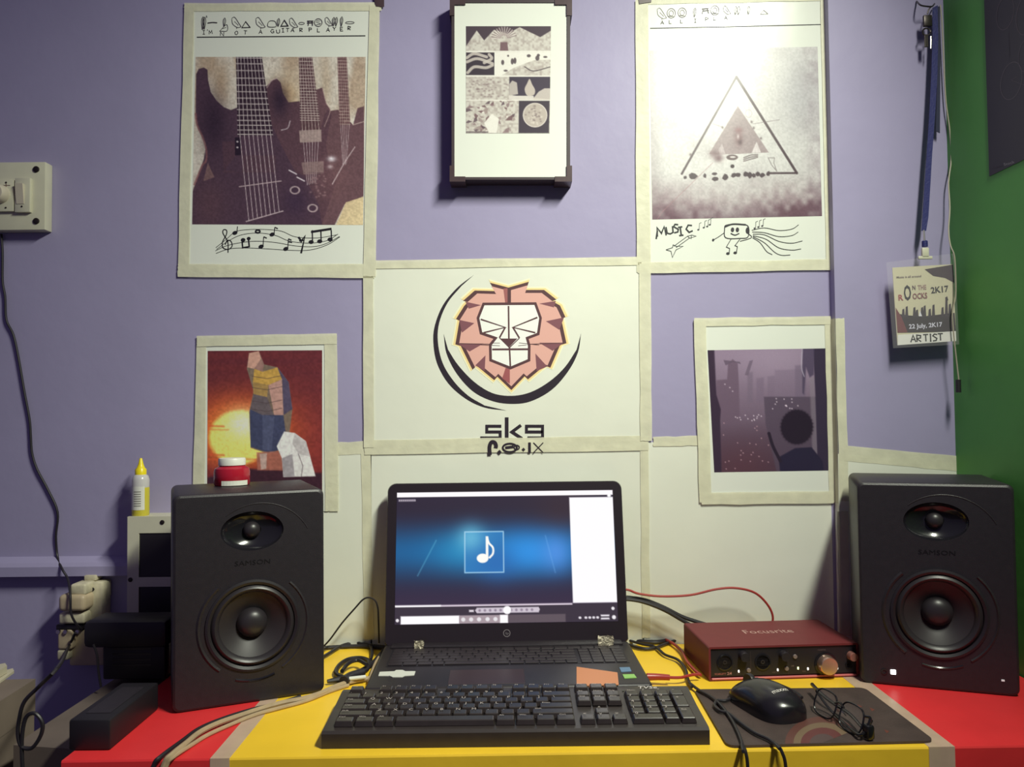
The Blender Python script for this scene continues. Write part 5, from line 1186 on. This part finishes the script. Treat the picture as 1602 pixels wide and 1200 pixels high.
# cartons beside the desk, standing on the floor
def carton(label, pts, zt, m, flap=True):
    c = A(pts).mean(0); t = thing('carton', (c[0], c[1], 0), label, 'carton')
    MB().prism([(x, y, zt) for x, y in pts], [(x, y, 0.0) for x, y in pts]).build('carton_body', m, t, world=True)
    P = [Vector((x, y, 0)) for x, y in pts]; cc = Vector((c[0], c[1], 0))
    ex = [(cc + (p - cc) * 1.012) for p in P]
    MB().prism([(p.x, p.y, zt + .0006) for p in ex], [(p.x, p.y, zt - .045) for p in ex]).build('lid_rim', m, t, world=True)
    return t
zc = ZD + .035
A1 = on_z(54, 1063, zc); A2 = on_z(-14, 1106, zc)
dv = A1 - A2; pr = A([-dv[1], dv[0], 0]); pr = pr / np.linalg.norm(pr)
A1 = A1 + A([0, 0, 0])
carton('tall grey-brown carton with papers on top, at the left edge', [tuple((A2 - dv * .8)[:2]), tuple(A1[:2]), tuple((A1 + pr * .075)[:2]), tuple((A2 - dv * .8 + pr * .16)[:2])], zc, m_card)
zc2 = ZD - .012
B1, B2 = on_z(100, 1092, zc2), on_z(72, 1180, zc2)
carton('low brown carton between the tall carton and the desk', [(XL - .10, 1.0), (XL - .012, .985), (XL - .010, 1.26), (XL - .095, 1.25)], zc2, mat('brown_cardboard', (0.15, 0.115, 0.10), .7, var=.15, scale=14, lincol=True))
m_lpap = mat('loose_paper', (0.55, 0.50, 0.38), .6, lincol=True)
for k, (ps, lb_) in enumerate((([(-30, 1060), (20, 1049), (22, 1053), (-24, 1086)], 'cream loose paper lying lowest on the tall carton'), ([(-30, 1046), (8, 1041), (11, 1045), (-24, 1066)], 'cream loose paper lying uppermost on the tall carton'))):
    z = zc + .001 + k * .010
    L_ = [on_z(x, y, z) for x, y in ps]
    tag(MB().prism([(p[0], p[1], z + .0012 + (.002 if i in (1, 2) else 0)) for i, p in enumerate(L_)], [(p[0], p[1], zc + .0008 + k * .0035) for p in L_]).build('loose_paper', m_lpap), lb_, 'paper')

# ================================================================ cables
def cable(label, pts, r, m=None, cat='cable', name='cable', parent=None, seg=8):
    o = MB().tube(pts, r, seg, 6).build(name, m or m_rubber, parent, smooth=True)
    if parent is None: tag(o, label, cat)
    return o
D_ = lambda L, h: [T(x, y, h) for x, y in L]
m_redc = mat('red_cable', (0.36, 0.035, 0.03), .35, lincol=True); m_bei = mat('beige_cable', (0.42, 0.31, 0.19), .5, var=.12, scale=60, lincol=True)
Yp = lambda L, Y: [on_y(x, y, Y) for x, y in L]
# from the wall socket down the left
cable('black wire looping down in front of the tall carton', [W(118, 990, .06), W(106, 1015, .07)] + Yp([(92, 1042), (60, 1075), (38, 1098), (30, 1125), (28, 1150), (34, 1168), (50, 1170), (64, 1150), (66, 1130), (54, 1116), (40, 1124), (34, 1160), (36, 1215), (38, 1260)], .93), .0022)
cable('thin black wire from the power adapter to the carton gap', Yp([(146, 1008), (152, 1026), (154, 1050), (158, 1075)], 1.17), .0017)
# beige pair
b1 = [(588, 1060), (560, 1064), (530, 1072), (500, 1085), (470, 1094), (448, 1098), (420, 1105), (380, 1118), (340, 1132), (312, 1146), (292, 1162)]
b2 = [(545, 1072), (515, 1082), (480, 1096), (440, 1107), (400, 1118), (360, 1134), (325, 1150), (302, 1164)]
def overedge(L, h, dx=-8):
    P = D_(L, h); e = P[-1]; v = e - P[-2]; x = float(e[0] + v[0] / abs(v[1]) * (e[1] - fy(e[0])) * .8); y = fy(x)
    return P + [A([x, y - .002, ZD + h + .0006]), A([x + dx * .0007, y - .0078, ZD + h - .0065]), A([x + dx * .0012, y - .0088, ZD - .03]), A([x + dx * .0015, y - .009, ZD - .16])]
cable('thick beige cable curving over the front edge of the red paper', overedge(b1, .0050), .0034, m_bei)
cable('thinner beige cable running just in front of the thick one', overedge(b2, .0028), .0026, m_bei)
cable('black cable tucked behind the beige cables on the red paper', overedge([(470, 1090), (430, 1102), (395, 1110), (350, 1124), (312, 1140), (284, 1160)], .0030), .0026)
# black plug and coil
t = thing('cable_plug', T(560, 1055), 'black cable coil with a plug between the left speaker and the laptop', 'plug')
MB().tube(D_([(600, 1018), (592, 1028), (580, 1040), (560, 1052), (540, 1060), (526, 1054), (530, 1042), (545, 1032), (565, 1030), (578, 1036), (572, 1048), (552, 1056)], .005), .0036, 8, 6).build('coil', m_rubber, t, world=True, smooth=True)
MB().tube(D_([(535, 1050), (545, 1038), (560, 1033), (574, 1040)], .013), .0030, 8, 6).build('coil', m_rubber, t, world=True, smooth=True)
MB().tube(D_([(538, 1066), (550, 1058), (568, 1052)], .008), [.0075, .0060], 10, 4).build('plug_body', m_blk, t, world=True, smooth=True)
MB().tube(D_([(512, 1066), (524, 1064), (538, 1062)], .006), [.0025, .005], 8, 4).build('plug_tail', m_rubber, t, world=True, smooth=True)
MB().tube(D_([(546, 1062), (572, 1059)], .010), .0028, 8, 1, smooth=False).build('white_band', m_white, t, world=True, smooth=True)
MB().tube(D_([(577, 1066), (584, 1045), (592, 1028)], .006), .0022, 8, 4).build('pale_cord', m_bei, t, world=True, smooth=True)
# wires left of the laptop
cable('thin black wire arching up against the paper left of the laptop', Yp([(498, 1019), (515, 1002), (535, 975), (555, 952), (568, 938), (578, 935), (587, 940), (591, 951), (592, 968), (593, 1006)], 1.31), .0014)
cable('black cable lying along the wall left of the laptop, the straight one', D_([(490, 1015), (530, 1012), (570, 1011), (606, 1014)], .004), .0032)
cable('black cable bowing up beside the left speaker to the laptop hinge', D_([(490, 1014), (512, 1003), (540, 1001), (570, 1008), (604, 1012)], .006), .0024)
cable('black cable rising from behind the left speaker towards the plug coil', D_([(492, 1036), (515, 1022), (535, 1010), (556, 1006), (578, 1010), (582, 1022), (580, 1032)], .005), .0026)
# wires right of the laptop
cable('red cable arching above the audio interface from behind the laptop', Yp([(965, 921), (983, 923), (1000, 929), (1035, 933), (1080, 931), (1120, 922), (1150, 920), (1180, 927), (1200, 945), (1209, 965), (1205, 985), (1196, 1000)], 1.318), .0019, m_redc)
cable('upper thick black cable from the laptop to behind the audio interface', Yp([(965, 934), (985, 935), (1010, 939), (1040, 951), (1070, 966), (1110, 979), (1140, 990)], 1.326), .0032)
cable('lower thick black cable running just under the upper one behind the red box', Yp([(965, 938), (985, 938), (1010, 943), (1040, 955), (1068, 971), (1092, 984), (1120, 1000)], 1.316), .0030)
cable('black cable on the yellow paper looping back behind the audio interface', D_([(976, 1006), (1000, 1014), (1022, 1014), (1045, 1006), (1078, 995)], .004), .0026)
cable('black cable running from the laptop past the red box to the mouse pad', D_([(978, 1000), (1005, 1008), (1025, 1012), (1040, 1024), (1060, 1032), (1072, 1046), (1076, 1062), (1082, 1075)], .005), .0022)
cable('thick black cable lying along the wall between laptop and red box', D_([(978, 1000), (1010, 1004), (1040, 1003), (1090, 990)], .004), .0036)
cable('red cable bending down from the laptop hinge beside the red box', D_([(980, 998), (1000, 995), (1025, 996), (1048, 1004), (1066, 1018), (1074, 1034), (1086, 1048), (1096, 1056)], .006), .0024, m_redc)
t = thing('usb_lead', T(1040, 1058), 'red plug and lead entering the right side of the laptop', 'plug')
MB().tube(D_([(1012, 1059), (1030, 1059), (1048, 1060)], .012), [.0052, .0040], 10, 3).build('plug_body', m_redc, t, world=True, smooth=True)
MB().tube(D_([(1046, 1060), (1065, 1060), (1082, 1056), (1096, 1055)], .010), .0022, 8, 5).build('lead', m_redc, t, world=True, smooth=True)
# mouse and keyboard leads in front of the pad
cable('black keyboard lead trailing over the front edge left on the pad', overedge([(1078, 1068), (1094, 1080), (1112, 1090), (1128, 1104), (1142, 1122), (1152, 1140), (1160, 1160), (1163, 1176)], .0062, 4), .0020)
cable('black mouse lead trailing over the front edge nearer the mouse', overedge([(1148, 1091), (1134, 1096), (1122, 1096), (1118, 1104), (1126, 1112), (1140, 1116), (1155, 1128), (1180, 1146), (1205, 1158), (1220, 1172)], .0066, 9), .0020)

# ================================================================ lanyard, badge, keys, cord in the corner
hy_ = WY - .045
hk = on_y(1455, 9, hy_)
t = thing('key_bunch', (hk[0], WY - .03, float(on_y(1455, 75, hy_)[2])), 'bunch of dark keys hanging on a wire hook in the corner', 'keys')
m_dk = mat('dark_key_metal', (0.06, 0.05, 0.048), .35, metal=.7, lincol=True)
MB().tube([on_y(1434, 2, WY - .021), on_y(1440, 8, hy_), on_y(1450, 10, hy_), on_y(1458, 10, hy_), on_y(1462, 6, WY - .03)], .0013, 6, 5).build('wire_hook', m_dk, t, world=True, smooth=True)
MB().tube(Yp([(1457, 10), (1453, 15), (1451, 22)], hy_), .0012, 6, 4).build('wire_hook', m_dk, t, world=True, smooth=True)
MB().box(*[float(v) for v in (on_y(1444.5, 42, hy_)[0], hy_ - .003, on_y(1444.5, 42, hy_)[2], on_y(1457, 24, hy_)[0], hy_ + .003, on_y(1457, 24, hy_)[2])], .0015).build('key_fob', m_dk, t, world=True, smooth=True)
MB().tube([A(on_y(1449.5, 50, hy_)) + A([math.cos(a) * .0065, 0, math.sin(a) * .0060]) for a in np.linspace(0, 6.1, 14)], .0013, 6, 2).build('key_ring', m_dk, t, world=True, smooth=True)
MB().box(*[float(v) for v in (on_y(1446, 58, hy_)[0], hy_ - .001, on_y(1446, 74, hy_)[2], on_y(1452, 58, hy_)[0], hy_ + .001, on_y(1446, 54, hy_)[2])], .0006).build('key_blade', m_dk, t, world=True)
MB().tube(Yp([(1456.2, 57), (1456, 76)], hy_ - .003), .0011, 6, 1, smooth=False).build('key_blade', m_metal, t, world=True, smooth=True)
# lanyard with badge
Yb = WY - .052
t = thing('event_badge', on_y(1447, 540, Yb), 'clear sleeved ARTIST badge on a blue lanyard beside the green wall', 'badge')
m_blue = mat('blue_ribbon', (0.016, 0.018, 0.13), .6, bump=.2, bscale=300, lincol=True)
def ribbon(L, R, Y0, Y1, th_=.0012):
    mb = MB(); F_, B_ = [], []
    n = len(L)
    for i in range(n):
        Y = Y0 + (Y1 - Y0) * i / (n - 1); F_.append((on_y(*L[i], Y), on_y(*R[i], Y)))
    for i in range(n - 1):
        a, b, c, d = F_[i][0], F_[i][1], F_[i + 1][1], F_[i + 1][0]; k = A([0, th_, 0]); mb.prism([a, b, c, d], [a + k, b + k, c + k, d + k])
    return mb
ribbon([(1459, 12), (1459, 60), (1457, 120), (1454, 180), (1450, 240), (1446, 300), (1443.5, 340), (1442, 361)], [(1467, 8), (1468, 60), (1466.5, 120), (1463, 180), (1458.5, 240), (1455, 300), (1452.5, 340), (1449, 361)], WY - .040, Yb).build('strap', m_blue, t, world=True)
ribbon([(1464, 10), (1465, 60), (1466, 140), (1464, 205)], [(1470.5, 10), (1471, 60), (1471, 140), (1470.5, 208)], WY - .032, WY - .034).build('strap', mat('dark_blue_ribbon', (0.014, 0.016, 0.055), .6, lincol=True), t, world=True)
MB().tube(Yp([(1445, 360), (1446, 376)], Yb), .0016, 6, 1, smooth=False).build('swivel', m_metal, t, world=True, smooth=True)
MB().lathe([(.0045, 0), (.0045, .009), (.003, .010)], on_y(1446.8, 386, Yb), (0, 0, 1), 14).build('blue_bead', m_blue, t, world=True, smooth=True)
mb = MB(); a, b = on_y(1441.5, 402, Yb), on_y(1451.5, 388, Yb); mb.box(a[0], Yb - .004, a[2], b[0], Yb + .002, b[2], .001); mb.box(a[0] - .006, Yb - .003, a[2] - .004, b[0] + .006, Yb + .001, a[2] + .001, .0008)
mb.build('clip', m_cream, t, world=True, smooth=True)
m_slv = mat('clear_sleeve', (0.75, 0.72, 0.75), .12, alpha=.07, spec=.3, lincol=True)
cb = crop(3.748, 1340, 320)
def bpl(name, pts, e, th_, m, label=None): 
    L_ = A(cb(pts)); f_ = on_y(L_[:, 0], L_[:, 1], Yb - e); return MB().prism(f_, f_ + A([0, th_, 0])).build(name, m, t, world=True, label=label)
bpl('card', [(210, 370), (565, 350), (585, 800), (240, 825)], 0, .0008, mat('badge_cream', (0.66, 0.60, 0.44), .4, lincol=True))
bpl('sleeve', [(175, 340), (575, 285), (602, 820), (215, 842)], .0022, .0004, m_slv, 'clear plastic sleeve')
ik = Ink(lambda px, py, e=0.0: on_y(px, py, Yb - .0004 - e), ref=(212, 206, 178))
B_ = lambda pts, col: ik.poly(cb(pts), col)
B_([(400, 380), (565, 352), (575, 460), (520, 430), (450, 418)], (56, 36, 44)); B_([(230, 610), (245, 640), (300, 650), (400, 655), (575, 635), (583, 745), (240, 752)], (40, 26, 34)); B_([(230, 605), (262, 655), (300, 750), (240, 752)], (104, 44, 46))
for x, h in ((275, 40), (295, 55), (340, 50), (355, 35), (385, 50), (400, 60), (430, 40), (452, 65), (505, 50), (528, 110), (548, 70)): B_([(x - 10, 660), (x - 6, 655 - h), (x + 5, 650 - h), (x + 9, 660)], (50, 36, 44))
B_([(520, 545), (532, 538), (538, 560), (526, 572)], (50, 36, 44)); B_([(365, 655), (372, 620), (384, 655)], (214, 204, 186))
TX = lambda s, x, y, h, col, w, a=3: ik.text(s, *cb([(x, y)])[0], h / 3.748, col, ang=a, width=w / 3.748, bold=.022)
TX('O', 280, 560, 88, (36, 30, 36), 42); TX('N', 328, 500, 26, (90, 66, 66), 18); TX('THE', 360, 500, 28, (150, 116, 100), 50); TX('R', 247, 562, 34, (150, 62, 58), 28); TX('OCKS', 330, 555, 34, (120, 62, 62), 86, 4); TX('2K17', 438, 520, 36, (36, 30, 36), 104, 6)
TX('Music is all around', 235, 432, 12, (120, 104, 92), 145); TX('22 July, 2K17', 308, 728, 26, (206, 196, 186), 196, 4)
B_([(242, 764), (582, 742), (585, 800), (240, 825)], (216, 206, 176))
for ch, x in zip('ARTIST', (316, 350, 390, 426, 444, 476)): hand(ik, ch, *cb([(x, 768 - (x - 316) * .06)])[0], (14 if ch == 'I' else 30) / 3.748, 40 / 3.748, 2.1, (24, 20, 24), rot=-3)
ik.build('badge_print', t, m_ink)
# hanging pale cord with a dark end
t = thing('hanging_cord', on_y(1499, 614, WY - .06), 'thin pale cord with a dark tip hanging past the badge', 'cord')
cp_ = [(1471, 8), (1474, 40), (1477, 110), (1480, 160), (1486, 205), (1488, 250), (1484, 285), (1486, 325), (1484, 360), (1487, 384), (1493, 400), (1495, 430), (1495, 464), (1490, 488), (1492, 523), (1496, 560), (1500, 595)]
MB().tube([on_y(x, y, WY - .030 - .032 * min(1, max(0, (y - 250) / 150))) for x, y in cp_], .0011, 6, 4).build('cord', mat('pale_cord', (0.40, 0.36, 0.28), .5, lincol=True), t, world=True, smooth=True)
MB().tube(Yp([(1499, 594), (1499.5, 614)], WY - .062), .0040, 10, 1, smooth=False).build('dark_tip', m_rubber, t, world=True, smooth=True)
